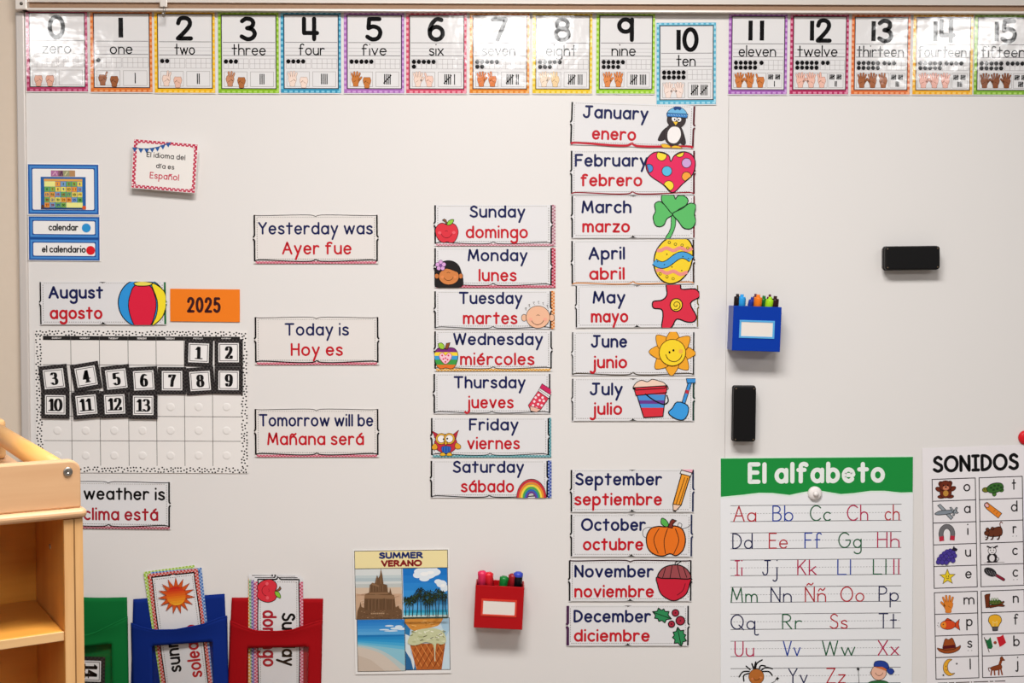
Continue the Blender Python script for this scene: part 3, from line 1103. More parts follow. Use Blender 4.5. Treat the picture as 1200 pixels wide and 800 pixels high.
def inside(p, poly):
    x, y = p
    r_ = False
    for i in range(len(poly)):
        (x0, y0), (x1, y1) = poly[i - 1], poly[i]
        if (y0 > y) != (y1 > y) and x < (x1 - x0) * (y - y0) / (y1 - y0) + x0: r_ = not r_
    return r_


def pic_clover(c, P):
    c.frame(655, 110, 4.444)
    G, D = '5cb865', '17331c'
    P.shape(smooth([(586, 625), (604, 628), (606, 690), (575, 756), (552, 756), (582, 700)], True, 3), G, D, 4)
    P.shape(smooth([(592, 624), (545, 574), (522, 560), (498, 575), (502, 612), (490, 640), (500, 680), (524, 692), (548, 680), (562, 650)], True, 4), G, D, 5)
    P.shape(smooth([(592, 624), (560, 590), (534, 556), (538, 526), (572, 518), (598, 530), (606, 548), (618, 532), (648, 530), (672, 552), (660, 580), (625, 600)], True, 4), G, D, 5)
    P.shape(smooth([(592, 624), (640, 598), (680, 570), (712, 580), (705, 625), (712, 665), (690, 700), (650, 698), (620, 660)], True, 4), G, D, 5)


def pic_egg(c, P):
    c.frame(655, 270, 3.478)
    egg = smooth([(465, 28), (500, 26), (536, 50), (546, 100), (532, 160), (495, 205), (450, 218), (410, 196), (388, 150), (394, 90), (428, 44)], True, 4)
    P.shape(egg, 'f2cf30', K, 5)

    def inner(pts, col):
        q = [p for p in pts if inside(p, egg)]
        if len(q) > 2: P.line(q, 14, col, caps=False)
    inner([(x, 78 + 5 * math.sin(x / 9.0)) for x in range(380, 560, 4)], 'e88f86')
    inner([(x, 172 - 5 * math.sin(x / 9.0) + (x - 460) * .1) for x in range(380, 560, 4)], 'e88f86')
    q = [p for p in [(x, 122 + 20 * math.sin((x - 380) / 26.0)) for x in range(380, 560, 4)] if inside(p, egg)]
    P.line(q, 30, K, caps=False)
    P.line(q, 24, '4a9fd6', caps=False)
    for x, y in ((450, 50), (475, 58), (502, 62), (525, 74), (412, 178), (440, 190), (465, 198)): P.ell(x, y, 5, 5, 'f2cf30', K, 2, n=12)
    for x, y in ((440, 98), (505, 108), (528, 116), (402, 128), (430, 140), (460, 150), (500, 165)): P.ell(x, y, 2.5, 2.5, K, n=8)


def pic_starfish(c, P):
    c.frame(655, 270, 3.478)
    P.shape(smooth([(440, 215), (492, 215), (500, 240), (556, 240), (574, 270), (536, 298), (560, 350), (550, 372), (522, 374), (480, 362), (458, 396), (420, 400), (424, 350), (418, 322), (385, 316), (384, 290), (420, 284), (440, 262)], True, 4), 'd92f46', K, 5)
    P.ell(478, 304, 25, 26, 'f2d032', K, 4)
    P.line([(478 + (3 + a / 28) * math.cos(R(a)), 304 + (3 + a / 28) * math.sin(R(a))) for a in range(0, 500, 25)], 3, K)


def pic_june_sun(c, P):
    c.frame(655, 270, 3.478)
    for k in range(8):
        a = k * 45 + 2
        ca, sa = math.cos(R(a)), math.sin(R(a))
        rot = lambda x, y: (462 + x * ca - y * sa, 497 + x * sa + y * ca)
        P.shape([rot(*q) for q in smooth([(44, -24), (66, -24), (96, 0), (66, 24), (44, 24)], True, 4)], 'f0a52c', '6a4310', 2.5)
    P.ell(462, 497, 54, 54, 'f5d22e', '6a4310', 3)
    smile(P, 468, 496, 34, 38, 3, '4a2c10')
    P.ell(450, 496, 4, 5, K, n=10)
    P.ell(466, 488, 4, 5, K, n=10)
    P.ell(496, 492, 9, 9, 'efb04a')


def pic_bucket(c, P):
    c.frame(655, 270, 3.478)
    P.shape(smooth([(312, 650), (310, 625), (335, 610), (360, 616), (380, 606), (405, 612), (430, 622), (438, 650)], True, 4), 'f0cdb8', K, 3)
    bk = [(308, 640), (438, 632), (424, 758), (346, 762)]
    P.fill(bk, 'd8303e')
    for y0, y1, col in ((668, 692, '4a8fd0'), (692, 706, '6a3a8c'), (706, 722, '4a8fd0')): P.fill(band(bk, y0, y1), col)
    P.line(bk, 4, K, closed=True)
    P.shape([(304, 640), (312, 650), (432, 642), (440, 630), (438, 660), (314, 672)], 'd8303e', K, 3.5)
    P.line(smooth([(352, 666), (385, 690), (425, 708), (445, 696), (440, 672)], False, 4), 5, K)


def pic_shovel(c, P):
    c.frame(655, 270, 3.478)
    P.line([(536, 612), (506, 708)], 17, K)
    P.line([(536, 612), (506, 708)], 11, '3c8fd4')
    P.shape([(518, 602), (560, 602), (556, 620), (522, 622)], '3c8fd4', K, 3)
    P.shape(smooth([(482, 698), (524, 712), (526, 745), (506, 772), (470, 764), (446, 742), (462, 724)], True, 3), '3c9ade', K, 4)
    P.line([(524, 650), (520, 664)], 12, 'c03040', caps=False)


def pic_pencil(c, P):
    c.frame(650, 540, 3.478)
    P.shape([(518, 46), (553, 58), (516, 180), (482, 178)], 'ef9a2c', K, 4)
    P.line([(530, 66), (494, 180)], 2.5, K, caps=False)
    P.line([(542, 68), (506, 182)], 2.5, K, caps=False)
    P.shape([(482, 176), (516, 180), (492, 206), (484, 204)], 'eec9b0', K, 3)
    P.fill([(484, 198), (496, 202), (490, 208)], K)
    P.shape([(510, 50), (554, 62), (560, 44), (518, 32)], 'e6e0dc', K, 3)
    P.shape([(516, 36), (560, 48), (566, 28), (524, 18)], 'eea4b4', K, 3)


def pic_pumpkin(c, P):
    c.frame(650, 540, 3.478)
    P.line(smooth([(384, 318), (362, 306), (360, 282), (380, 270), (404, 276), (398, 300), (375, 300)], False, 4), 2.2, K)
    P.line(smooth([(500, 272), (505, 252), (518, 258), (516, 275), (540, 270), (556, 256), (558, 244)], False, 4), 2.2, K)
    P.shape(smooth([(452, 268), (490, 264), (520, 278), (533, 318), (524, 362), (496, 386), (470, 378), (440, 388), (405, 380), (380, 355), (374, 310), (390, 276), (420, 266)], True, 4), 'e8731f', K, 4.5)
    for q in ([(425, 275), (404, 320), (422, 376)], [(460, 275), (446, 325), (452, 378)], [(492, 276), (506, 325), (486, 378)]): P.line(smooth(q, False, 4), 3, K)
    P.shape(smooth([(455, 268), (434, 255), (436, 232), (454, 240), (464, 258)], True, 3), '58b04e', K, 3)
    P.shape([(462, 270), (470, 246), (478, 236), (496, 242), (482, 254), (480, 272)], '7a3026', K, 3)


def pic_acorn(c, P):
    c.frame(650, 540, 3.478)
    P.shape(smooth([(424, 468), (546, 468), (549, 505), (536, 542), (508, 563), (485, 570), (462, 563), (434, 542), (420, 505)], True, 4), 'c92037', K, 4.5)
    P.line(smooth([(532, 500), (522, 528), (500, 546)], False, 4), 3, '701020')
    P.shape(smooth([(422, 474), (436, 440), (470, 424), (510, 424), (542, 444), (553, 478), (490, 478)], True, 4), '9c4a4e', K, 4.5)
    for q in ([(452, 434), (440, 474)], [(478, 426), (470, 476)], [(500, 426), (512, 476)], [(524, 432), (538, 474)]): P.line(q, 3, K)
    P.line(smooth([(490, 424), (494, 410), (515, 406), (498, 420)], False, 4), 3.5, K)


def holly(P, cx, cy, s, ang):
    pts = []
    for k, (r_, a) in enumerate(((1.0, 0), (.62, 22), (.8, 48), (.5, 68), (.66, 95), (.5, 118), (.75, 138), (.6, 160), (.95, 182), (.6, 202), (.78, 226), (.5, 246), (.66, 268), (.5, 290), (.8, 312), (.62, 338))):
        pts.append((cx + s * r_ * math.cos(R(a + ang)), cy + s * r_ * math.sin(R(a + ang))))
    P.shape(pts, '2f8a54', K, 4)
    P.line([(cx - s * .8 * math.cos(R(ang)), cy - s * .8 * math.sin(R(ang))), (cx + s * .8 * math.cos(R(ang)), cy + s * .8 * math.sin(R(ang)))], 3, K)


def pic_holly(c, P):
    c.frame(650, 540, 3.478)
    holly(P, 436, 628, 42, 20)
    holly(P, 508, 716, 42, 78)
    for x, y, r_ in ((492, 618, 14), (512, 650, 18), (476, 664, 13)):
        P.ell(x, y, r_, r_, 'a8283c', K, 4)
        P.ell(x, y, 3, 3, K, n=8)


def pic_ball(c, P):
    c.frame(20, 310, 3.0767)
    P.ell(452, 138, 87, 88, '2f93d8', K, 3.5, n=40)
    ell = [(452 + 87 * math.cos(R(a)), 138 + 88 * math.sin(R(a))) for a in range(0, 360, 6)]
    yel = [p for p in ell if p[0] > 490] 
    yel = smooth([(492, 66), (530, 94), (539, 138), (524, 188), (494, 216), (486, 216), (503, 180), (506, 130), (486, 72)], True, 3)
    P.shape(yel, 'f5dc2c', K, 3)
    P.shape(smooth([(428, 74), (478, 74), (497, 110), (502, 150), (490, 200), (472, 226), (430, 226), (410, 190), (402, 145), (410, 105)], True, 3), 'dc1f3e', K, 3)
    P.shape(smooth([(424, 66), (452, 60), (490, 66), (478, 75), (452, 77), (430, 75)], True, 3), 'ecd95a', K, 3)


# ================================================================ day and month cards
def px4(o, k, *v): return [o + a / k for a in v]


DAYS = [
    ('Sunday domingo', (509, 240, 651, 288), ('Sunday', 550.3, 615.6, 255.2), ('domingo', 545.8, 618.7, 279.2), 'apple_picture', pic_apple, dict(trimR=('b0707e', 4.2), trimB=('c07080', 2.6), bottom=(K, .9, -2.5)), 'a red apple'),
    ('Monday lunes', (509, 290.3, 651, 337), ('Monday', 548, 618.3, 306.2), ('lunes', 560.8, 605.5, 329.7), 'girl_picture', pic_girl, dict(trimR=('b51838', 4.4), trimB=('b82a48', 2.8), bottom=(K, .9, -2.5)), 'a smiling girl'),
    ('Tuesday martes', (509, 340.7, 650, 385.3), ('Tuesday', 537.6, 612.3, 356.3), ('martes', 542.4, 606.4, 380), 'boy_picture', pic_boy, dict(trimR=('d9761a', 4.0), bottom=(K, .9, -2.2)), 'a bald smiling boy'),
    ('Wednesday miércoles', (509, 387.6, 647, 434.6), ('Wednesday', 531, 636.4, 404.4), ('miércoles', 539, 626.4, 428), 'apple_picture', pic_stripe_apple, dict(trimB=('dc9418', 2.8), bottom=(K, .9, -2.4)), 'a striped apple'),
    ('Thursday jueves', (508, 437.4, 645.2, 484.6), ('Thursday', 531.6, 616, 455), ('jueves', 544, 602, 478.6), 'eraser_picture', pic_eraser, dict(bottom=(K, 1.0, -2)), 'a dotted eraser'),
    ('Friday viernes', (505, 489.2, 646, 535.8), ('Friday', 549.6, 607.7, 504.5), ('viernes', 547.4, 609.3, 526.6), 'owl_picture', pic_owl, dict(trimR=('0f7a86', 2.6), trimB=('1f8088', 2.6), bottom=(K, .9, -2.4)), 'a red owl'),
    ('Saturday sábado', (504.6, 539.2, 646.4, 583.2), ('Saturday', 530.5, 614.2, 554), ('sábado', 540, 602.5, 577), 'rainbow_picture', pic_rainbow, dict(trimR=('1c3c98', 4.4), bottom=(K, 1.1, -2.2)), 'a rainbow'),
]
for lab, rect, en, es, pn, fn, opt, what in DAYS:
    word_card('day_card', 'white day card reading %s with %s' % (lab, what), 'day cards in a column', rect,
              [(*en, 14.6, NAVY, 2.4), (*es, 15.0, RED, 2.4)], pic=('over', pn, fn), cat='day card', depth=.0026, **opt).done()

MONTHS = [
    ('January enero', (668.8, 121.5, 814, 171.5), ('January', 682.5, 759.5, 140.4), ('enero', 694, 746, 165), [('penguin_picture', pic_penguin)], dict(rot=1.9, right=('5a1a24', 2.2), bottom=('bf1e30', 2.6, -3.5)), 'a penguin'),
    ('February febrero', (668.8, 176.3, 814.4, 227.8), ('February', 673.5, 759.3, 195.5), ('febrero', 680.3, 752.8, 218.4), [('heart_picture', pic_heart)], dict(right=('5a1a24', 2.2), bottom=('8e1c28', 1.4, -3)), 'a spotted heart'),
    ('March marzo', (669.6, 228.9, 814.4, 279.2), ('March', 681.3, 740, 250), ('marzo', 682.3, 738.3, 272.5), [('clover_picture', pic_clover)], dict(right=('6a2020', 1.8), bottom=('6d6862', .6, -2)), 'a green clover'),
    ('April abril', (669.6, 281, 813.8, 333.2), ('April', 689.5, 732.5, 304), ('abril', 690.3, 732, 327.6), [('egg_picture', pic_egg)], dict(rot=-.6, right=('3a2a24', 2.0), bottom=('d08a50', 1.4, -3)), 'a painted egg'),
    ('May mayo', (674.4, 334, 818.6, 384), ('May', 694.4, 733, 355.6), ('mayo', 692.3, 736.3, 377.8), [('starfish_picture', pic_starfish)], dict(rot=-.3, left=(K, 1.5), right=('6a5a2a', 1.5), bottom=('6d6862', .8, -2.5)), 'a red starfish'),
    ('June junio', (670, 388.6, 814, 439.8), ('June', 692.4, 735, 407.4), ('junio', 691, 735, 431.6), [('sun_picture', pic_june_sun)], dict(left=(K, 1.4), right=(K, 1.6), bottom=('4a4035', 1.3, -3)), 'a yellow sun'),
    ('July julio', (670, 443, 813.8, 493.6), ('July', 691, 729.8, 463.2), ('julio', 691, 729.2, 486.2), [('bucket_picture', pic_bucket), ('shovel_picture', pic_shovel)], dict(left=(K, 1.5), right=('1f3a30', 2.2), bottom=('6d6862', .8, -2)), 'a sand bucket and blue shovel'),
    ('September septiembre', (668.6, 549.8, 813.2, 600.4), ('September', 673.9, 776, 568.7), ('septiembre', 673, 776, 592.3), [('pencil_picture', pic_pencil)], dict(right=('20284c', 2.0), bottom=('8b8680', .6, -2)), 'an orange pencil'),
    ('October octubre', (668.6, 602, 811.4, 652.8), ('October', 680.8, 757, 622), ('octubre', 683, 754, 645), [('pumpkin_picture', pic_pumpkin)], dict(right=('20284c', 2.0), bottom=('8b8680', .6, -2)), 'an orange pumpkin'),
    ('November noviembre', (666.6, 655.6, 810.6, 704.9), ('November', 673, 766, 676.6), ('noviembre', 673, 766.5, 700.2), [('acorn_picture', pic_acorn)], dict(top=('3a1a1c', 1.4, 2), bottom=('8b8680', .6, -2)), 'a red acorn'),
    ('December diciembre', (664.4, 708.8, 807.4, 757.2), ('December', 672, 763, 729.2), ('diciembre', 672.5, 761.6, 752), [('holly_picture', pic_holly)], dict(left=('4a2048', 3.2), bottom=('8b8680', .6, -2)), 'holly leaves and berries'),
]
for lab, rect, en, es, pics, opt, what in MONTHS:
    opt = dict(opt)
    c = word_card('month_card', 'white month card reading %s with %s' % (lab, what), 'month cards in the right column', rect,
                  [(*en, 15.2, NAVY, 2.6), (*es, 15.0, RED, 2.6)], cat='month card', depth=.0026, **opt)
    for pn, fn in pics:
        P = c.part(pn)
        P.clip = (rect[0] + .3, rect[1], rect[2] + 1.0, rect[3])
        fn(c, P)
    c.done()

c = word_card('month_card', 'white month card reading August agosto with a beach ball, above the calendar', None, (46.6, 330, 194.6, 380.6),
              [('August', 56.8, 121.2, 350, 15.0, NAVY, 2.7), ('agosto', 58, 120, 374, 15.0, RED, 2.7)], cat='month card', left=(K, 1.6), right=('1f6a3a', 2.4), bottom=('6d6862', .9, -2.2))
P = c.part('beach_ball_picture')
P.clip = (47, 330, 194.2, 380.6)
pic_ball(c, P)
c.done()

# ---- yesterday, today, tomorrow, weather
for lab, rect, en, es in (
    ('Yesterday was Ayer fue', (297.3, 251.4, 443, 308.6), ('Yesterday was', 302.6, 437, 274.8), ('Ayer fue', 330.3, 412, 298.2)),
    ('Today is Hoy es', (298.6, 371, 443.8, 427.2), ('Today is', 333.6, 409, 393.2), ('Hoy es', 340.6, 401.8, 417)),
    ('Tomorrow will be Mañana será', (298.6, 478.6, 443.8, 535.4), ('Tomorrow will be', 303.4, 437.6, 499.6), ('Mañana será', 313, 426.6, 521.6)),
):
    word_card('phrase_card', 'white sentence card reading %s with pink checked lower edge' % lab, 'sentence cards beside the calendar', rect,
              [(*en, 14.8, NAVY, 2.2), (*es, 15.2, RED, 2.3)], cat='sentence card', top=(K, .7, 2), bottom=(K, 1.3, -2.4), trimB=('c8405c', 2.6), left=(K, 1.9), right=(K, 1.9), paper='e3dcd7').done()
word_card('phrase_card', 'white weather sentence card in black and red, partly behind the wooden shelf unit', 'sentence cards beside the calendar', (55, 563.4, 200, 619.6),
          [('The weather is', 58, 193.5, 585.6, 15.0, K, 2.4), ('El clima está', 79, 185.5, 609.8, 15.2, 'a3202e', 2.4)], rot=.6, cat='sentence card', top=(K, .8, 2), bottom=(K, 1.2, -2.4), trimB=('98283c', 3.0), trimR=('d8d2cf', 1.0), left=(K, 2), right=(K, 2.0)).done()


# ================================================================ left: language card, calendar vocabulary cards
c = Card('language_card', 'small white card with red dotted border reading El idioma del día es Español', 'card', 192.8, 194.6, 4.9, .022, tilt=3)
c.magnet = False
c.frame(145, 155, 10)
S = c.part('sheet')
S.sheet([(100, 108), (856, 108), (856, 682), (100, 682)], 'f0e9e4')
Bd = c.part('border')
for q in ((106, 114, 850, 156), (106, 634, 850, 676), (106, 156, 152, 634), (806, 156, 850, 634)): Bd.rect(*q, 'c03350')
Bd.fill(rrect(146, 150, 812, 640, 44), 'efe9e3')
for i in range(15):
    for j, y in ((0, 124), (1, 146), (0, 646), (1, 666)):
        x = 118 + i * 51 + j * 25
        if x < 845: Bd.ell(x, y, 10, 10, 'f3dfe0', n=10)
for i in range(10):
    for j, x in ((0, 116), (1, 140), (0, 818), (1, 842)):
        Bd.ell(x, 168 + i * 50 + j * 25, 10, 10, 'f3dfe0', n=10)
Bu = c.part('bunting')
fl = [(118, 232), (190, 236), (258, 230), (322, 218), (384, 200), (446, 172), (508, 142)]
Bu.line([(100, 214), (200, 216), (300, 208), (400, 178), (540, 112)], 8, '3c4660', caps=False)
for i, (x, y) in enumerate(fl):
    a = -.5 * max(0, i - 2) * .16
    dx, dy = 31, -10 * max(0, i - 2) * .5
    Bu.fill([(x - dx, y - 20 - dy * .6), (x + dx, y - 20 + dy * .6), (x + 4, y + 34)], '2d5c9c')
P = c.part('spanish_lettering')
P.text('El idioma del', 262, 716, 308, 62, 9, '2b2526')
P.text('día es', 380, 594, 428, 58, 9, '2b2526')
P = c.part('spanish_lettering', 'red lettering')
P.text('Español', 312, 656, 552, 76, 11, 'c4304a')
c.done()
bm = bmesh.new()
box(bm, -.012, .012, .0006, .0195, -.012, .010)
bm_obj('clip_magnet', bm, ink('ece6e0', 'plastic'), c.root, bevel=.002)


def blue_frame(S, x0, y0, x1, y1):
    S.rect(x0, y0, x1, y1, '1f56a0')
    S.rect(x0 + 9, y0 + 9, x1 - 9, y1 - 9, '2d6cb8')
    S.rect(x0 + 12, y0 + 12, x1 - 12, y1 - 12, '4a8cd0')
    S.rect(x0 + 24, y0 + 24, x1 - 24, y1 - 24, '1c4f96')
    S.fill(rrect(x0 + 31, y0 + 31, x1 - 31, y1 - 31, 10), 'f0ece9')


c = Card('picture_card', 'blue framed card with a small picture of a wall calendar', 'picture card', 74.3, 221.9, .4)
c.frame(20, 180, 5.927)
S = c.part('sheet')
S.sheet([(70, 68), (573, 68), (573, 427), (70, 427)], 'f0ece9')
blue_frame(S, 77, 76, 566, 420)
P = c.part('calendar_picture')
P.rect(237, 117, 405, 160, 'b08a6c')
for x0, x1, col in ((237, 288, 'b06a9a'), (288, 322, '8a5a6a'), (322, 366, '9a9a72'), (366, 405, 'b98a5c')): P.rect(x0, 119, x1, 158, col)
P.line([(250, 150), (268, 126), (280, 150)], 6, 'd8a8c0')
P.line([(300, 152), (312, 124), (318, 150)], 6, '4a2a48')
P.line([(335, 150), (352, 126)], 6, 'd9d0a0')
P.rect(165, 162, 478, 385, '2560a4')
P.rect(188, 176, 455, 192, 'e2a552')
cc = ['e9dd62', '7fae4c', '7aa0c8', 'e8b03c', 'e7cf55', '6aa85a', 'e59a3c']
day = 0
for r_ in range(5):
    for q in range(7):
        x, y = 190 + q * 38, 193 + r_ * 36.5
        if (r_ == 0 and q < 2) or (r_ == 4 and q > 3):
            P.rect(x, y, x + 38, y + 36.5, 'ece98e')
            continue
        P.rect(x + 1, y + 1, x + 36, y + 35, cc[(q * 3 + r_ * 5) % 7])
        day += 1
        col = ['8a2c20', '27408c', '2a5a2c', '9c2f1c'][day % 4]
        P.text(str(day), x + (8 if day > 9 else 14), x + (30 if day > 9 else 24), y + 27, 18, 4, col)
P.rect(165, 374, 478, 387, '1d3f70')
P.ell(178, 368, 11, 14, '5a3a2a', n=12)
P.ell(466, 374, 14, 14, 'd8582c', n=12)
c.done()

c = Card('vocabulary_card', 'blue framed word card reading calendar and el calendario', 'word card', 75.2, 279.2, .5)
c.frame(20, 180, 5.927)
S = c.part('sheet')
S.sheet([(77, 434), (578, 434), (578, 744), (77, 744)], 'f0ece9')
blue_frame(S, 82, 438, 573, 590)
blue_frame(S, 82, 588, 573, 740)
P = c.part('english_lettering')
P.text('calendar', 220, 427, 535, 50, 8.5, K, xh=.62)
P = c.part('spanish_lettering')
P.text('el calendario', 172, 478, 687, 50, 8.5, K, xh=.62)
c.part('blue_dot').ell(482, 515, 31, 31, '2d92d0')
c.part('red_dot').ell(511, 670, 31, 31, 'dc1822')
c.done()

# ---- year card
c = Card('year_card', 'plain orange card with dark narrow digits 2025', 'year card', 240, 357.6, .6, .0026)
S = c.part('sheet')
S.sheet([(199.4, 338.6), (281, 338.6), (281, 376.8), (199.4, 376.8)], 'f07d1c')
P = c.part('year_numerals')
P.text('2025', 219, 258.6, 366.4, 18.4, 3.2, '3a1418', gap=.42)
c.done()

# ================================================================ the month calendar and its date tiles
c = Card('calendar_chart', 'white blank calendar grid with black dotted border', 'calendar', 165.8, 470.2, .25, .0020, kind='laminate')
c.kind = 'print'
c.frame(20, 310, 3.0767)
S = c.part('sheet')
S.sheet([(66, 236), (832, 236), (832, 752), (66, 752)], 'ebe5e0', .0008)
Sp = c.part('dotted_border')
rng = random.Random(3)


def scatter(x0, y0, x1, y1, n):
    pts, tries = [], 0
    while len(pts) < n and tries < 6000:
        tries += 1
        p = (rng.uniform(x0, x1), rng.uniform(y0, y1))
        if all((p[0] - q[0]) ** 2 + (p[1] - q[1]) ** 2 > 84 for q in pts): pts.append(p)
    for p in pts: Sp.ell(p[0], p[1], 3.3, 3.0, K, n=8)


scatter(70, 240, 828, 255, 125)
scatter(70, 732, 828, 749, 125)
scatter(70, 258, 90, 730, 92)
scatter(809, 258, 829, 730, 92)
G = c.part('grid_lines')
CX = [95, 196, 299, 402, 503, 604, 705, 806]
for x in CX[1:-1]: G.line([(x, 258), (x, 726)], 2.0, '57524f', caps=False)
for y in (362, 457, 547, 636): G.line([(95, y), (806, y)], 2.0, '57524f', caps=False)
H = c.part('day_header')
for i, d in enumerate(('SUNDAY', 'MONDAY', 'TUESDAY', 'WEDNESDAY', 'THURSDAY', 'FRIDAY', 'SATURDAY')):
    H.rect(CX[i] + 1, 258, CX[i + 1] - 1, 273, '23201f')
    H.text(d, CX[i] + 33, CX[i] + 68, 268.6, 6.4, 1.3, 'dcd6d2')
c.done()
for r_ in range(5):       # clear adhesive dots that hold the tiles
    for q in range(7):
        if r_ in (1, 2, 3, 4) and not (r_ == 1) and not (r_ == 2 and q < 4):
            x, y = (CX[q] + CX[q + 1]) / 2, (318, 412, 505, 590, 680)[r_] + 8
            pt = W(20 + x / 3.0767, 310 + y / 3.0767, .0020)
            bm = bmesh.new()
            lathe(bm, [(.0092, -.0002), (.0088, .0002), (.006, .0004), (0, .00045)], 20, Matrix.Translation(c.root.matrix_basis.inverted() @ pt) @ Matrix.Rotation(R(90), 4, 'X'))
            bm_obj('adhesive_dot', bm, ink('ebe5e0', 'print'), c.root, smooth=True)

TILES = [(1, 655, 318, 2), (2, 763, 317, .3), (3, 133, 411, -6), (4, 249, 403, -9.5), (5, 358, 412, -6.5), (6, 457, 417, -3), (7, 559, 418, .3),
         (8, 660, 419, -3.5), (9, 763, 417, .8), (10, 138, 505, .8), (11, 250, 505, -5), (12, 352, 503, -2), (13, 455, 507, .6)]


def date_tile(n, cx, cy, rot, depth, label, group, half=16.6):
    c = Card('date_tile', label, 'date tile', cx, cy, rot, depth, group, kind='print')
    c.frame(cx, cy, 100 / (2 * half))
    S = c.part('sheet')
    S.sheet([(-50, -48), (50, -48), (50, 48), (-50, 48)], '1f1c1d')
    for i in range(8):
        for q in (0, 1):
            S.rect(-50 + i * 12.5 + q * 6, -47 + q * 7, -44 + i * 12.5 + q * 6, -40 + q * 7, '45403f')
            S.rect(-50 + i * 12.5 + q * 6, 34 + q * 6, -44 + i * 12.5 + q * 6, 40 + q * 6, '45403f')
    for i in range(5):
        for q in (0, 1):
            S.rect(-49 + q * 7, -30 + i * 13 + q * 6, -43 + q * 7, -24 + i * 13 + q * 6, '3d3938')
            S.rect(37 + q * 6, -30 + i * 13 + q * 6, 43 + q * 6, -24 + i * 13 + q * 6, '3d3938')
    S.rect(-36, -34, 36, 34, 'efeae7')
    S.frame_rect(-31, -29, 31, 29, 2.2, '3a3535')
    P = c.part('numeral')
    t = str(n)
    if len(t) == 1: P.text(t, -14, 15, 22, 44, 12, K, table=TILE, nib=.34)
    else: P.text(t, -26, 26, 22, 44, 11, K, table=TILE, nib=.34, gap=.1)
    c.done()
    return c


for n, zx, zy, rot in TILES:
    row = 0 if n < 3 else (1 if n < 10 else 2)
    date_tile(n, 20 + zx / 3.0767, 310 + zy / 3.0767, rot, .0036 + row * .0016 + (n % 2) * .0007, 'black bordered date tile with the number %d on the calendar grid' % n, 'date tiles on the calendar')

# ================================================================ summer poster
c = Card('season_poster', 'small poster of four beach photos headed SUMMER VERANO', 'poster', 471.4, 716.4, -.8, .0024, kind='print')
c.frame(410, 635, 5)
S = c.part('sheet')
S.sheet([(25, 36), (588, 36), (588, 776), (25, 776)], 'eeeae6')
Hd = c.part('heading_band')
Hd.rect(34, 46, 578, 150, 'f0dfa6')
Tt = c.part('english_lettering', 'dark blue lettering')
Tt.text('SUMMER', 176, 434, 94, 40, 11, '1f2f6c', gap=.24)
Ts = c.part('spanish_lettering', 'dark red lettering')
Ts.text('VERANO', 188, 428, 141, 40, 11, '8a1c20', gap=.24)


def photo(name, x0, y0, x1, y1):
    P = c.part(name)
    a, b = c.T(x0, y0), c.T(x1, y1)
    P.clip = (a[0], a[1], b[0], b[1])
    return P


rng = random.Random(11)
# sandcastle
P = photo('sandcastle_picture', 36, 152, 306, 446)
for y0, y1, col in ((152, 190, 'd9dcd9'), (190, 206, 'c4cfcf'), (206, 226, 'b5c3c6'), (226, 240, 'd6d8d4'), (240, 262, 'c2c6c2'), (262, 300, 'd8bfa6'), (300, 446, 'cda98b')): P.rect(36, y0, 306, y1 + 1, col)
for i in range(26): P.line([(rng.uniform(36, 250), rng.uniform(285, 420))] * 1 + [(rng.uniform(60, 306), rng.uniform(285, 420))], 2.2, rng.choice(['dfc4ab', 'b58f72', 'c49d80']))
castle = [(40, 446), (46, 396), (58, 372), (64, 344), (70, 374), (84, 380), (90, 302), (116, 290), (120, 246), (136, 232), (150, 236), (158, 208), (164, 186), (172, 206), (180, 190), (187, 148), (196, 192), (201, 240), (222, 246), (226, 290), (234, 292), (239, 262), (246, 292), (250, 304), (262, 308), (270, 380), (286, 370), (292, 386), (306, 396), (306, 446)]
P.fill(castle, '6f5138')
for q in ([(90, 302), (262, 308), (266, 330), (88, 324)], [(116, 290), (226, 290), (226, 300), (114, 300)], [(136, 232), (176, 250), (172, 258), (132, 244)], [(150, 300), (246, 312), (240, 324), (150, 318)]): P.fill(q, '8f6c4e')
for i in range(26):
    x = 92 + i * 6.6
    P.line([(x, 330 + rng.uniform(-6, 6)), (x + rng.uniform(-2, 2), 392)], 2.2, rng.choice(['59402c', '85634a', '4e3826']))
for i in range(60):
    x, y = rng.uniform(48, 300), rng.uniform(396, 444)
    P.line([(x, y), (x + rng.uniform(2, 8), y + rng.uniform(-2, 2))], 3, rng.choice(['8d6b4e', '57402d', 'a17e5e', '664a34']))
for i in range(12): P.line([(124 + i * 8, 250 + rng.uniform(-4, 6)), (124 + i * 8, 284)], 2, rng.choice(['553c2a', '87664a']))
P.line([(162, 200), (160, 236)], 3, '8d6a4c')
P.line([(187, 160), (185, 238)], 3, '94714f')
for i in range(9): P.rect(124 + i * 9, 410, 130 + i * 9, 418, 'b89674')
# palms
P = photo('palm_picture', 314, 150, 574, 442)
for i, col in enumerate(('1c74c4', '237cca', '2c86d0', '3690d6', '459ddc', '5aaae0')): P.rect(314, 150 + i * 44, 574, 196 + i * 44, col)
for x, y, rx, ry in ((420, 172, 40, 22), (455, 190, 52, 26), (400, 192, 26, 18), (440, 214, 30, 16), (490, 176, 46, 24), (540, 246, 30, 22), (556, 270, 24, 22), (520, 232, 22, 14), (470, 160, 50, 18)):
    P.ell(x, y, rx, ry, 'e4ebf0', n=16)
for x, y, rx, ry in ((440, 186, 24, 12), (548, 256, 14, 10), (476, 178, 22, 10)): P.ell(x, y, rx, ry, 'f4f4f2', n=14)
P.rect(314, 398, 574, 414, '2f9cc4')
P.rect(314, 414, 574, 430, '5cc0d8')
P.rect(314, 428, 574, 442, 'c9d8d0')
palm = [(332, 338), (350, 352), (372, 330), (398, 316), (418, 282), (440, 318), (468, 300), (484, 334), (502, 316), (522, 288), (546, 302), (566, 318), (456, 344)]
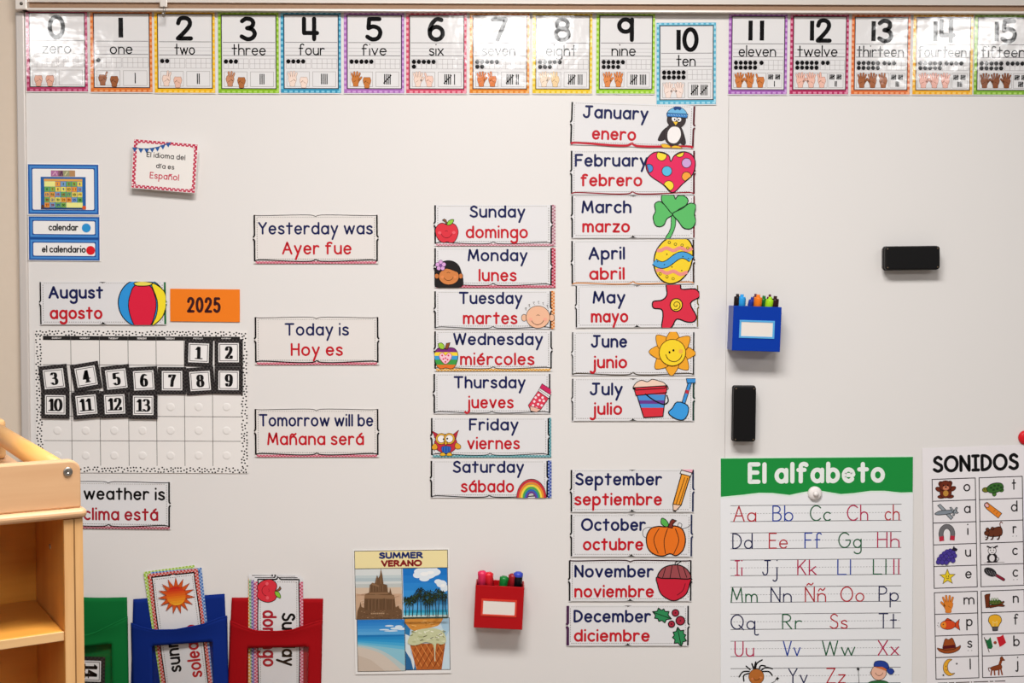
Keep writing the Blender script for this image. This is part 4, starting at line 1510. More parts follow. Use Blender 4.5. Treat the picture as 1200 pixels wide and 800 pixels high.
for x, y in palm:
    P.line(smooth([(x, y), (x + rng.uniform(-4, 4), (y + 432) / 2), (x + rng.uniform(-7, 7), 432)], False, 3), 4.5, '26271f')
    for k in range(11):
        a = R(k * 360 / 11 + rng.uniform(-12, 12))
        L = rng.uniform(24, 36)
        P.line([(x, y), (x + L * .6 * math.cos(a), y - L * .55 * math.sin(a) - 4), (x + L * math.cos(a), y - L * .6 * math.sin(a) + 8)], 4.4, rng.choice(['222c1c', '2b3a22', '1b2218', '364a2a']))
P.rect(314, 432, 574, 442, '33443a')
# beach
P = photo('beach_picture', 42, 452, 318, 756)
cols = ['2a7cc8', '3285cc', '3d90d2', '4c9cd6', '5aa6da']
for i, col in enumerate(cols): P.rect(42, 452 + i * 18, 318, 472 + i * 18, col)
P.rect(42, 542, 318, 566, '1f78b8')
for i, col in enumerate(('2589c6', '2f97cf', '45a6d4', '66b6d6', '8cc2d2')):
    P.fill([(42, 556 + i * 9), (318, 552 + i * 20), (318, 760), (42, 760)], col)
P.fill(smooth([(42, 602), (110, 612), (180, 634), (250, 676), (318, 730)], False, 4) + [(318, 760), (42, 760)], 'b9c6c4')
P.fill(smooth([(42, 612), (110, 626), (180, 654), (240, 700), (300, 758)], False, 4) + [(42, 760)], 'd2c3b4')
P.fill([(42, 660), (120, 690), (200, 757), (42, 757)], 'c9b7a6')
for x, y, rx, ry in ((285, 496, 22, 9), (265, 506, 30, 7), (300, 508, 26, 8), (230, 490, 26, 5), (200, 512, 30, 4), (240, 520, 40, 4)): P.ell(x, y, rx, ry, 'd8e4ec', n=14)
# ice cream
P = photo('ice_cream_picture', 322, 448, 580, 752)
P.rect(322, 448, 580, 752, 'c9dbe4')
P.fill([(322, 448), (362, 448), (340, 600), (390, 752), (322, 752)], '2e79ae')
P.fill(smooth([(322, 540), (350, 560), (352, 640), (372, 700), (366, 752), (322, 752)], False, 3), 'd8e0e2')
P.fill([(322, 640), (352, 690), (366, 752), (322, 752)], '2a6698')
P.fill([(520, 448), (580, 448), (580, 520), (560, 560)], 'a9c9dc')
P.shape(smooth([(322, 440), (530, 440), (524, 484), (490, 500), (430, 510), (372, 520), (336, 490)], True, 3), 'd8913f')
for i in range(14):
    x, y = rng.uniform(340, 510), rng.uniform(452, 500)
    P.line([(x, y), (x + rng.uniform(8, 26), y + rng.uniform(-6, 6))], 5, rng.choice(['e6a654', 'c67d2e', 'efb868']))
cone = [(348, 598), (556, 598), (532, 752), (384, 752)]
P.fill(cone, 'b8622c')
for i in range(-3, 9):
    for d in (1, -1):
        q = [(340 + i * 34 + (0 if d > 0 else 90), 598), (340 + i * 34 + d * 90 + (0 if d > 0 else 90), 756)]
        lo = [(q[0][0] + (q[1][0] - q[0][0]) * t / 12, q[0][1] + (q[1][1] - q[0][1]) * t / 12) for t in range(13)]
        lo = [p for p in lo if inside(p, cone)]
        if len(lo) > 1: P.line(lo, 5, 'dc8b48' if d > 0 else '8e4418', caps=False)
sc_ = smooth([(336, 588), (352, 548), (380, 520), (430, 508), (490, 506), (540, 524), (560, 560), (556, 592), (530, 604), (505, 596), (498, 640), (490, 636), (484, 602), (440, 588), (400, 602), (362, 606)], True, 3)
P.fill(sc_, 'c9cba0')
for i in range(34):
    x, y = rng.uniform(352, 548), rng.uniform(520, 592)
    P.line([(x, y), (x + rng.uniform(4, 22), y + rng.uniform(-7, 7))], rng.uniform(3, 7), rng.choice(['e4e4c6', 'b3b787', 'd8d9b4', '8e8f62', 'efeeda']))
for x, y in ((430, 556), (410, 578), (470, 566), (520, 546)): P.line([(x, y), (x + 16, y - 6)], 4, '4d4a34')
P.line([(494, 640), (494, 700)], 5, 'd9d8b8')
Fr = c.part('photo_frames')
for q in ((34, 46, 578, 150), (34, 150, 309, 448), (309, 150, 576, 444), (40, 448, 320, 758), (320, 446, 582, 754)): Fr.frame_rect(*q, 3.2, '2a2625')
c.done()

# ================================================================ alphabet poster
c = Card('alphabet_poster', 'large alphabet poster with green heading El alfabeto', 'poster', 956.6, 683, -.5, .0022, kind='print')
S = c.part('sheet')
S.sheet([(844.4, 534.6), (1069.4, 534.6), (1069.4, 842), (844.4, 842)], 'eae9ea')
Hd = c.part('heading_band')
wave = [(1069, 577.5), (1055, 577.8), (1036, 575.6), (1020, 575.4), (1000, 578), (985, 579), (968, 576), (956, 573.8), (940, 576.5), (925, 579.5), (905, 577), (890, 576.6), (868, 579), (844.8, 581)]
Hd.fill([(844.8, 535.2), (1069, 535.2)] + wave, '1a8c3c')
Hd.line(wave, 1.5, 'd9f0dc', caps=False)
Hd.line([(844.8, 535.0), (1069, 535.0)], .9, 'c9ecd0', caps=False)
Ti = c.part('heading_lettering')
Ti.text('El alfabeto', 876.2, 1036.4, 565.4, 25.4, 5.0, 'e9ece6', xh=.66, gap=.34)
ROWS = [(590.8, 609.6), (623, 641.7), (655, 673.4), (687, 705.2), (719, 737.2), (751, 769.3), (783.6, 802), (815.8, 834)]
Ru = c.part('ruled_lines')
for a, b in ROWS:
    Ru.line([(856, a), (1056, a)], .75, '6d6b6c', caps=False)
    Ru.line([(856, b), (1056, b)], .75, '6d6b6c', caps=False)
    dotted(Ru, (856, (a + b) / 2), (1056, (a + b) / 2), 3.4, .6, 'a3a1a2', .55)
aR, aB, aN, aG, aC = 'b3202e', '24409a', '20224c', '1f5c3a', 'b3204e'
LET = [
    [('Aa', 140, 270, aR), ('Bb', 360, 478, aB), ('Cc', 570, 688, aG), ('Ch', 778, 898, aC), ('ch', 990, 1075, aR)],
    [('Dd', 135, 250, aN), ('Ee', 340, 447, aR), ('Ff', 540, 638, aB), ('Gg', 730, 862, aG), ('Hh', 948, 1075, aC)],
    [('Ii', 148, 192, aC), ('Jj', 303, 390, aN), ('Kk', 500, 610, aC), ('Ll', 725, 803, aB), ('Ll', 925, 1002, aG), ('ll', 1040, 1074, aC)],
    [('Mm', 125, 278, aG), ('Nn', 350, 470, aN), ('Ññ', 543, 663, aR), ('Oo', 743, 878, aR), ('Pp', 958, 1072, aN)],
    [('Qq', 125, 285, aN), ('Rr', 415, 528, aG), ('Ss', 683, 785, aR), ('Tt', 958, 1062, aN)],
    [('Uu', 147, 258, aC), ('Vv', 420, 520, aB), ('Ww', 640, 828, aG), ('Xx', 955, 1075, aC)],
    [('Yy', 450, 560, aN), ('Zz', 665, 775, aR)],
]
for (a, b), row in zip(ROWS, LET):
    for t, x0, x1, col in row:
        P = c.part('letter_pair')
        P.text(t, 830 + x0 / 4.8, 830 + x1 / 4.8, b + .3, b - a + .2, 1.45, col, xh=.55, desc=.42, gap=.24)
c.frame(830 - 1, 660, 4.8)
P = c.part('girl_picture')
for q in ([(235, 610), (200, 612), (178, 640)], [(240, 620), (205, 632), (205, 665)], [(240, 600), (218, 580)], [(262, 600), (250, 566)], [(270, 600), (278, 565), (308, 545)], [(290, 602), (300, 578), (326, 580)], [(300, 606), (330, 588), (366, 596)], [(305, 612), (345, 612), (364, 632)], [(262, 596), (272, 556)]):
    P.line(smooth(q, False, 4), 8, K)
P.ell(275, 640, 43, 44, 'b5692c', K, 2.5)
P.ell(254, 652, 9, 7, 'cf7a45')
P.ell(300, 646, 9, 7, 'cf7a45')
smile(P, 276, 642, 18, 18, 2.5, '4a2008')
P.shape(smooth([(230, 740), (240, 690), (275, 680), (310, 690), (322, 740)], False, 4), 'c4462e', K, 2.5)
P.line([(318, 700), (378, 668), (392, 650)], 3, K)
P.shape([(394, 640), (398, 648), (406, 650), (398, 655), (396, 664), (390, 656), (382, 656), (388, 649)], K)
P = c.part('boy_picture')
P.shape(smooth([(890, 740), (905, 682), (965, 668), (1020, 680), (1035, 740)], False, 4), '2f6a3c', K, 2.5)
P.ell(925, 625, 7, 10, 'eab59c', K, 2)
P.ell(966, 622, 43, 44, 'eab59c', K, 2.5)
P.shape(smooth([(938, 585), (945, 560), (985, 555), (1016, 572), (1022, 605), (985, 592), (950, 588)], True, 4), '263f94', K, 2.5)
P.shape(smooth([(1010, 600), (1040, 600), (1052, 618), (1036, 634), (1016, 622)], True, 4), '263f94', K, 2.5)
P.fill([(945, 590), (985, 590), (1010, 604), (1006, 612), (975, 600)], 'd8703a')
smile(P, 968, 618, 22, 22, 2.5, '5a2a18')
P.line([(850, 600), (855, 680), (892, 715)], 3, K)
P.shape([(848, 590), (853, 598), (860, 598), (855, 605), (856, 612), (849, 607), (842, 610), (844, 602), (839, 597), (846, 596)], K)
c.done()


def dome_magnet(px, py, r_px, depth, col, label, knob=True):
    pt = W(px, py, depth)
    r_ = r_px * SC(px, py, depth)
    root = empty('push_magnet', pt, label, 'magnet')
    MT = Matrix.Rotation(R(90), 4, 'X')
    bm = bmesh.new()
    lathe(bm, [(0, 0), (r_, 0), (r_, .003), (r_ * .93, .006), (r_ * .72, .0085), (0, .0098)], 32, MT)
    bm_obj('magnet_body', bm, ink(col, 'plastic'), root, smooth=True)
    bm = bmesh.new()
    lathe(bm, [(0, .0085), (r_ * .4, .0085), (r_ * .36, .013), (r_ * .24, .016), (0, .017)], 24, MT)
    bm_obj('knob', bm, ink(col, 'plastic'), root, smooth=True)


dome_magnet(954.6, 577.6, 8.2, .0024, 'eee6e2', 'round white push magnet on the green heading of the alphabet poster')

# ================================================================ sound chart
c = Card('sound_chart', 'white picture sound chart headed SONIDOS', 'poster', 1147, 670, -2.0, .0022, kind='print')


def unrot(c, px, py):
    a = R(-c.rot)
    dx, dy = px - c.cx, py - c.cy
    return c.cx + dx * math.cos(a) - dy * math.sin(a), c.cy + dx * math.sin(a) + dy * math.cos(a)


S = c.part('sheet')
S.sheet([(1083.6, 522), (1210, 522), (1210, 824), (1083.6, 824)], 'ebe5e6')
Ti = c.part('heading_lettering')
hx, hy = unrot(c, 1091.2, 553.4)
Ti.text('SONIDOS', hx, hx + 100.8, hy, 20.2, 3.7, K, gap=.26)
ox, oy = unrot(c, 1090.6, 560.9)
CW, CH = 50.4, 25.7
G = c.part('grid_lines')
COLX = [(0, CW), (54.9, 54.9 + CW)]
for a, b in COLX:
    for g0, nrow in ((0, 5), (5 * CH + 5.2, 4)):
        for i in range(nrow + 1): G.line([(ox + a - .5, oy + g0 + i * CH), (ox + b + .5, oy + g0 + i * CH)], 1.0, '3a3436', caps=False)
        for x in (a, b): G.line([(ox + x, oy + g0), (ox + x, oy + g0 + nrow * CH)], 1.0, '3a3436', caps=False)


def cell(col, row):
    x = ox + COLX[col][0]
    y = oy + row * CH + (5.2 if row >= 5 else 0)
    c.frame(x, y, 7.617)


LW = dict(o=62, a=60, i=10, u=54, e=58, m=98, p=58, s=46, l=10, t=38, d=60, r=36, c=50, n=54, f=44, b=58, j=28)
for col, seq in ((0, 'oaiuempsl'), (1, 'tdrccnfbj')):
    for row, ch in enumerate(seq):
        cell(col, row)
        w_ = LW[ch]
        Lt = c.part('letter')
        Lt.text(ch, 308 - w_ / 2, 308 + w_ / 2, 118, 100, 12, '2a2426', xh=.62, desc=.42)
        if (col, row) in ((1, 2), (1, 4), (0, 7)):
            Lt.line([(290, 142), (294, 142)], 6, '6a6466')
            Lt.line([(322, 142), (326, 142)], 6, '6a6466')
BR = '6e2c1a'
P = c.part('bear_picture'); cell(0, 0)
P.ell(76, 42, 20, 22, BR, K, 4); P.ell(158, 40, 20, 22, BR, K, 4)
P.ell(60, 92, 34, 20, BR, K, 4, rot=25); P.ell(178, 90, 34, 20, BR, K, 4, rot=-25)
P.ell(80, 158, 34, 16, BR, K, 4); P.ell(156, 158, 34, 16, BR, K, 4)
P.ell(118, 122, 52, 48, BR, K, 4); P.ell(118, 62, 54, 48, BR, K, 4)
P.ell(118, 128, 24, 26, 'c08a3c'); P.ell(120, 80, 28, 20, 'c97a5c'); P.ell(120, 72, 9, 7, K)
P.ell(100, 56, 6, 7, K); P.ell(138, 56, 6, 7, K)
P = c.part('airplane_picture'); cell(0, 1)
P.shape([(44, 40), (68, 28), (180, 150), (160, 170)], '9aa0a6', K, 5)
P.shape(smooth([(18, 112), (60, 88), (130, 84), (200, 84), (212, 98), (150, 116), (70, 124), (34, 122)], True, 3), '858d96', K, 5)
P.shape([(150, 60), (166, 58), (190, 94), (176, 100)], '9aa0a6', K, 4)
P.shape([(188, 92), (208, 60), (220, 64), (206, 92), (228, 110), (214, 116), (196, 108), (190, 134), (176, 132)], '9aa0a6', K, 4)
P = c.part('horseshoe_magnet_picture'); cell(0, 2)
ar = arc(122, 102, 52, 68, 180, 0)
ar = [(x, 204 - y) for x, y in ar]
P.line([(76, 164)] + ar + [(168, 160)], 44, K, caps=False)
P.line([(76, 160)] + ar + [(168, 156)], 36, '6f6c6e', caps=False)
P.line([(70, 122), (76, 164)], 38, 'c02a40', caps=False)
P.line([(173, 120), (168, 160)], 38, 'c02a40', caps=False)
P = c.part('grapes_picture'); cell(0, 3)
for x, y in ((150, 60), (120, 66), (175, 76), (94, 82), (140, 88), (186, 104), (68, 104), (112, 108), (158, 116), (48, 130), (86, 134), (130, 140), (170, 144), (40, 154), (74, 158), (110, 160)):
    P.ell(x, y, 21, 21, '4a3a94', '241a4c', 3, n=16)
P.shape([(164, 50), (182, 12), (190, 30), (214, 44), (206, 64), (180, 60)], '251c2e')
P = c.part('star_picture'); cell(0, 4)
st = []
for k in range(10):
    r_ = 72 if k % 2 == 0 else 30
    st.append((120 + r_ * math.sin(R(36 * k)), 98 - r_ * math.cos(R(36 * k))))
P.shape(st, 'efd02e', '6a5410', 5)
P.ell(110, 90, 4, 7, K, n=8); P.ell(130, 90, 4, 7, K, n=8); smile(P, 120, 98, 14, 14, 4, '6a3010')
P = c.part('hand_picture'); cell(0, 5)
hand(P, 122, 108, 150, 5, 'e2822c', '6a3208', -1, 5)
P = c.part('fish_picture'); cell(0, 6)
P.shape([(170, 96), (220, 50), (212, 96), (222, 150), (168, 112)], 'd84a22', K, 4)
P.shape(smooth([(92, 60), (112, 38), (150, 58)], False, 3), 'd84a22', K, 4)
P.ell(116, 98, 68, 42, 'd84a22', K, 4)
P.fill(smooth([(50, 98), (66, 74), (92, 72), (100, 98), (92, 124), (66, 122)], True, 3), 'ef8a2c')
P.ell(74, 92, 5, 6, K, n=8)
for x, y in ((30, 80), (24, 100), (34, 112)): P.ell(x, y, 5, 5, '8a8486', n=8)
P = c.part('hat_picture'); cell(0, 7)
P.shape(smooth([(16, 108), (60, 118), (180, 112), (224, 92), (214, 128), (160, 156), (90, 160), (36, 140)], True, 3), '9c4a1e', K, 4)
P.shape(smooth([(66, 122), (76, 60), (92, 26), (120, 36), (150, 22), (170, 60), (180, 116), (120, 128)], True, 3), '9c4a1e', K, 4)
P.fill([(70, 92), (174, 84), (180, 112), (66, 120)], '5a1418')
P = c.part('moon_picture'); cell(0, 8)
P.shape(smooth([(146, 22), (108, 20), (76, 52), (66, 98), (80, 142), (116, 168), (154, 158), (168, 146), (134, 146), (110, 118), (106, 76), (122, 40)], True, 4), 'e8a832', K, 4)
P.ell(92, 82, 4, 6, K, n=8); P.ell(106, 98, 5, 4, '8a4a10', n=8); P.line([(88, 114), (100, 118), (108, 112)], 4, '6a3a10')
for x, y in ((188, 60), (66, 160)): P.shape([(x, y - 11), (x + 4, y - 3), (x + 12, y - 2), (x + 5, y + 4), (x + 7, y + 12), (x, y + 7), (x - 7, y + 12), (x - 5, y + 4), (x - 12, y - 2), (x - 4, y - 3)], '3a3436')
P = c.part('turtle_picture'); cell(1, 0)
P.ell(56, 110, 30, 22, '7a7a2c', K, 4); P.ell(132, 148, 18, 22, '4c7a34', K, 4); P.ell(196, 116, 20, 18, '4c7a34', K, 4)
P.shape(smooth([(66, 96), (100, 62), (150, 50), (200, 58), (214, 94), (190, 122), (130, 140), (84, 132)], True, 3), '3a6a2e', K, 5)
for x, y in ((104, 92), (136, 76), (170, 74), (126, 112), (160, 104), (194, 92)): P.ell(x, y, 13, 11, '24451f', n=6)
P.ell(46, 104, 4, 4, K, n=8)
P = c.part('finger_picture'); cell(1, 1)
P.shape(smooth([(46, 36), (66, 26), (84, 40)], False, 4) + [(196, 130), (164, 172)] + smooth([(60, 84), (40, 52)], False, 3), 'e8862a', K, 5)
P.shape(smooth([(46, 40), (64, 34), (84, 58), (72, 72), (50, 62)], True, 3), 'f0b4b4', K, 4)
P.line([(122, 112), (138, 96)], 4, 'a05210'); P.line([(146, 134), (160, 118)], 4, 'a05210')
P = c.part('mouse_picture'); cell(1, 2)
P.line(smooth([(186, 62), (178, 30), (188, 10), (200, 22)], False, 4), 8, BR)
P.shape(smooth([(52, 96), (84, 74), (130, 60), (180, 54), (198, 88), (190, 130), (140, 140), (90, 138), (58, 126)], True, 3), '6a3420', K, 5)
for x in (72, 120, 176): P.line([(x, 128), (x - 12, 162), (x - 24, 164)], 12, '43200f')
P.ell(66, 74, 15, 15, '6a3420', K, 5); P.ell(110, 66, 13, 13, '6a3420', K, 5)
P.ell(58, 106, 22, 20, '6a3420', K, 4); P.ell(48, 100, 4, 4, K, n=8); P.line([(44, 140), (72, 152)], 4, K)
P = c.part('bunny_picture'); cell(1, 3)
P.ell(104, 134, 44, 42, '2b2426', K, 3); P.ell(102, 138, 24, 30, 'e4dedd'); P.ell(104, 70, 36, 34, 'e9e3e2', K, 5)
P.line([(62, 30), (92, 44)], 13, '2b2426'); P.line([(150, 30), (118, 44)], 13, '2b2426')
P.ell(90, 66, 5, 6, K, n=8); P.ell(116, 66, 5, 6, K, n=8); P.line([(92, 84), (104, 90), (116, 84)], 4, K)
P.line([(62, 168), (90, 172)], 12, '2b2426'); P.line([(118, 172), (146, 168)], 12, '2b2426'); P.ell(152, 146, 12, 12, 'e4dedd', K, 4)
P.line([(30, 178), (210, 176)], 3, '8a8486')
P = c.part('brush_picture'); cell(1, 4)
P.line([(120, 86), (202, 138)], 28, K); P.line([(122, 88), (200, 136)], 20, '8e2236')
P.ell(84, 66, 58, 34, '2c2a2c', K, 4, rot=28)
for i in range(16): P.ell(46 + (i % 4) * 24 + (i // 4) * 6, 46 + (i // 4) * 11 + (i % 4) * 9, 4, 4, '8a8688', n=6)
P = c.part('nest_picture'); cell(1, 5)
P.shape([(30, 40), (44, 30), (80, 26), (74, 60), (76, 150), (40, 152)], '6e2f16', K, 4)
P.shape([(64, 130), (150, 124), (196, 96), (206, 104), (186, 124), (208, 138), (198, 146), (150, 142), (76, 154)], '6e2f16', K, 4)
P.ell(124, 104, 56, 24, '47632c', K, 4)
for i in range(12): P.line([(76 + i * 9, 98 + (i % 3) * 6), (88 + i * 9, 112)], 5, ['6f7c34', '2f471c', '8a7a3a'][i % 3])
for x in (96, 118, 142): P.ell(x, 78, 9, 12, 'c9d0b8', '47632c', 3)
P = c.part('bulb_picture'); cell(1, 6)
P.shape(smooth([(118, 20), (162, 34), (178, 76), (160, 108), (146, 130), (92, 130), (78, 108), (60, 76), (74, 34)], True, 4), 'efb12c', K, 5)
P.line([(104, 126), (98, 80), (118, 96), (138, 80), (132, 126)], 4, 'f8e08a')
P.shape([(92, 130), (146, 130), (140, 166), (98, 166)], '6a6468', K, 5)
P.line([(94, 142), (144, 142)], 4, K); P.line([(96, 154), (142, 154)], 4, K)
P = c.part('flag_picture'); cell(1, 7)
P.line([(20, 28), (62, 162)], 7, '4a3a2c')
P.fill(smooth([(28, 40), (50, 54), (76, 26)], False, 3) + [(100, 108)] + smooth([(82, 134), (56, 130)], False, 3), '1f6a3c')
P.fill([(76, 26), (130, 28), (156, 118), (100, 132)], 'eae6e4')
P.fill(smooth([(130, 28), (168, 22), (188, 6)], False, 3) + smooth([(214, 80), (190, 100), (156, 118)], False, 3), 'c8202e')
P.ell(116, 78, 15, 14, '8a4a30'); P.ell(112, 72, 6, 6, 'c8302e')
P = c.part('giraffe_picture'); cell(1, 8)
P.line([(150, 96), (168, 44)], 24, '8a3f1e')
P.shape(smooth([(160, 20), (176, 10), (190, 30), (200, 46), (176, 48), (160, 40)], True, 3), '8a3f1e', K, 3)
P.shape(smooth([(70, 110), (110, 92), (164, 84), (174, 112), (150, 130), (90, 134)], True, 3), '8a3f1e', K, 3)
for x, d in ((82, -8), (104, 4), (146, -2), (164, 10)): P.line([(x, 124), (x + d, 174)], 13, '8a3f1e')
P.line(smooth([(72, 108), (52, 112), (60, 140)], False, 3), 7, '5a2410')
c.frame(0, 0, 1)
Cr = c.part('credit_line')
for a, b in ((0, 12), (13, 20), (21, 38), (39, 41), (42, 60), (61, 66), (67, 80)): Cr.line([(ox + 2 + a, oy + 9 * CH + 10), (ox + 1.4 + b, oy + 9 * CH + 10)], 1.2, '6a5a58', caps=False)
c.done()
dome_magnet(1201.5, 512.5, 8.5, .0004, 'd61c26', 'round red push magnet above the sound chart')

# ================================================================ erasers
M_BLACK = noisy('black_plastic', '0b0a0a', '0f0d0e', 300, 0.45, 0.22)
M_FELT = noisy('grey_felt', '4a4646', '393535', 900, 0.95, 0.1, 0.4)


def eraser(x0, y0, x1, y1, rot, label):
    d = .032
    a, b = W(x0, y1, d), W(x1, y0, d)
    w, h = b.x - a.x, b.z - a.z
    root = empty('board_eraser', ((a.x + b.x) / 2, 0, (a.z + b.z) / 2), label, 'eraser', 'black board erasers', (0, R(rot), 0))
    bm = bmesh.new()
    prism(bm, rrect(-w / 2 + .002, -h / 2 + .002, w / 2 - .002, h / 2 - .002, .004), 'y', -.0135, -.0003)
    bm_obj('felt_pad', bm, M_FELT, root)
    bm = bmesh.new()
    prism(bm, rrect(-w / 2 - .001, -h / 2 - .001, w / 2 + .001, h / 2 + .001, .005), 'y', -.0185, -.0135)
    bm_obj('rim', bm, ink('2a2728', 'plastic'), root, bevel=.001)
    bm = bmesh.new()
    prism(bm, rrect(-w / 2, -h / 2, w / 2, h / 2, .006), 'y', -d, -.0185)
    bm_obj('grip', bm, M_BLACK, root, bevel=.003, seg=3)
    vert = h > w
    for sx in (-1, 1):
        for sz in (-1, 1):
            bm = bmesh.new()
            lathe(bm, [(0, .0006), (.0011, .0005), (.0013, 0)], 10, Matrix.Translation((sx * (w / 2 - .005), -d + .0001, sz * (h / 2 - .005))) @ Matrix.Rotation(R(90), 4, 'X'))
            bm_obj('rivet', bm, ink('8a7258', 'plastic'), root)


eraser(1037.4, 288.6, 1102, 315.8, -.9, 'black board eraser lying sideways, upper right of the board')
eraser(859.2, 452.6, 886.4, 517.4, .2, 'black board eraser standing upright under the blue marker holder')


# ================================================================ marker holders and markers
def holder(px0, py0, px1, py1, rot, depth, col, lcol, label):
    a, b = W(px0, py1, depth), W(px1, py0, depth)
    w, h = b.x - a.x, b.z - a.z
    root = empty('marker_holder', ((a.x + b.x) / 2, 0, a.z), label, 'marker holder', 'magnetic marker holders', (0, R(rot), 0))
    m = ink(col, 'plastic')
    t = .0025
    bm = bmesh.new()
    # open box: outer faces, rim, inner faces
    oo = [(-w / 2, -depth), (w / 2, -depth), (w / 2, -.0005), (-w / 2, -.0005)]
    ii = [(-w / 2 + t, -depth + t), (w / 2 - t, -depth + t), (w / 2 - t, -.0005 - t), (-w / 2 + t, -.0005 - t)]
    ob = [bm.verts.new((x, y, 0)) for x, y in oo]
    ot = [bm.verts.new((x, y, h)) for x, y in oo]
    it = [bm.verts.new((x, y, h)) for x, y in ii]
    ib = [bm.verts.new((x, y, t)) for x, y in ii]
    bm.faces.new(ob); bm.faces.new(ib)
    for i in range(4):
        j = (i + 1) % 4
        bm.faces.new((ob[i], ob[j], ot[j], ot[i]))
        bm.faces.new((ot[i], ot[j], it[j], it[i]))
        bm.faces.new((it[i], it[j], ib[j], ib[i]))
    bm_obj('tray', bm, m, root, bevel=.0024, seg=3)
    lw, lh, cz = w * .73, h * .40, h * .49
    bm = bmesh.new()
    f = .004
    box(bm, -lw / 2, lw / 2, -depth - .0016, -depth + .0002, cz + lh / 2 - f, cz + lh / 2)
    box(bm, -lw / 2, lw / 2, -depth - .0016, -depth + .0002, cz - lh / 2, cz - lh / 2 + f)
    box(bm, -lw / 2, -lw / 2 + f, -depth - .0016, -depth + .0002, cz - lh / 2 + f, cz + lh / 2 - f)
    box(bm, lw / 2 - f, lw / 2, -depth - .0016, -depth + .0002, cz - lh / 2 + f, cz + lh / 2 - f)
    bmesh.ops.remove_doubles(bm, verts=bm.verts, dist=1e-5)
    fr = bm_obj('label_frame', bm, ink(lcol, 'plastic'), root)
    bm = bmesh.new()
    box(bm, -lw / 2 + f, lw / 2 - f, -depth - .0008, -depth + .0002, cz - lh / 2 + f, cz + lh / 2 - f)
    bm_obj('blank_label', bm, ink('e6ddd4', 'paper'), root)
    return root, w, h, depth


def marker(hold, fx, fy, top, lean, body, cap, r_, label, group, knurl=False, lean_y=0.0, long=.0):
    """a capped marker standing in a holder; fx, fy where its foot stands, top how high the cap ends (m above the holder's foot)"""
    root, w, h, depth = hold
    L = top - .004
    base = Vector((fx, fy, .0034))
    rot = Matrix.Rotation(R(lean), 4, 'Y') @ Matrix.Rotation(R(lean_y), 4, 'X')
    wm = Matrix.Translation(root.location) @ Matrix.Rotation(root.rotation_euler[1], 4, 'Y') @ Matrix.Translation(base) @ rot
    e = empty('marker_pen', wm.translation, label, 'marker', group, wm.to_euler())
    cl = .040
    bm = bmesh.new()
    lathe(bm, [(0, 0), (r_ * .8, 0), (r_ * .9, .002), (r_ * .9, L - cl + .003), (0, L - cl + .003)], 18)
    bm_obj('barrel', bm, ink(body, 'plastic'), e)
    bm = bmesh.new()
    if knurl:
        prof = [(0, L - cl), (r_, L - cl), (r_, L - .010), (r_ * 1.12, L - .008), (r_ * 1.12, L - .003), (r_ * .7, L - .001), (r_ * .62, L), (0, L)]
        lathe(bm, prof, 24)
        for v in bm.verts:
            rr = math.hypot(v.co.x, v.co.y)
            if rr > r_ * 1.05:
                a = math.atan2(v.co.y, v.co.x)
                s_ = 1 - .16 * (0.5 + 0.5 * math.cos(a * 8))
                v.co.x *= s_; v.co.y *= s_
    else:
        prof = [(0, L - cl), (r_, L - cl), (r_, L - .009), (r_ * .94, L - .006), (r_ * .48, L - .0055), (r_ * .46, L - .0008), (r_ * .38, L), (0, L)]
        lathe(bm, prof, 20)
    bm_obj('cap', bm, ink(cap, 'plastic'), e)
    return e


hb = holder(857.6, 359.0, 914.8, 411.4, 1.6, .058, '0838a0', '5aa8dc', 'blue magnetic marker holder with a blank white label')
_, hw, hh, hd = hb
u = SC(885, 380, .05)
GB = 'markers in the blue holder'


def bx(zx): return (zx - 415) / 8.889 * u


for zx, top, lean, body, cap, label, fy, r_ in (
    (168, hh + .0262, -2, 'efe9e6', '221a1b', 'black capped marker, leftmost in the blue holder', -.040, .0074),
    (246, hh + .0255, 1, 'efe9e6', '2f9ade', 'sky blue marker beside the black one in the blue holder', -.042, .0084),
    (352, hh + .0215, 9, 'efe9e6', '24379a', 'dark blue leaning marker in the blue holder', -.027, .0066),
    (415, hh + .0262, 2.5, 'efe9e6', 'ee7a22', 'orange marker in the middle of the blue holder', -.045, .0088),
    (474, hh + .0240, 3, 'efe9e6', '1f6e2c', 'dark green marker behind the orange and lime ones', -.027, .0074),
    (540, hh + .0228, 8, 'efe9e6', '9fd622', 'lime green marker in the blue holder', -.044, .0088),
    (640, hh + .0240, 8, 'efe9e6', '33191a', 'dark brown marker, rightmost in the blue holder', -.043, .0082),
    (534, hh + .0275, 4, 'efe9e6', '5c1c26', 'maroon marker behind the lime green one', -.0105, .0058),
    (386, hh + .0275, 3, 'efe9e6', '5a2a3a', 'dark plum marker behind the orange one', -.0105, .0058),
):
    capx = W(840 + zx / 8.889, 348, -fy).x - hb[0].location.x
    foot = capx - math.tan(R(lean)) * (hh + .012)
    foot = max(-hw / 2 + .0035 + r_, min(hw / 2 - .0035 - r_, foot))
    lean = math.degrees(math.atan2(max(-hw / 2 + .0035 + r_, min(hw / 2 - .0035 - r_, capx)) - foot, hh + .012))
    marker(hb, foot, fy, top, lean, body, cap, r_, label, GB)

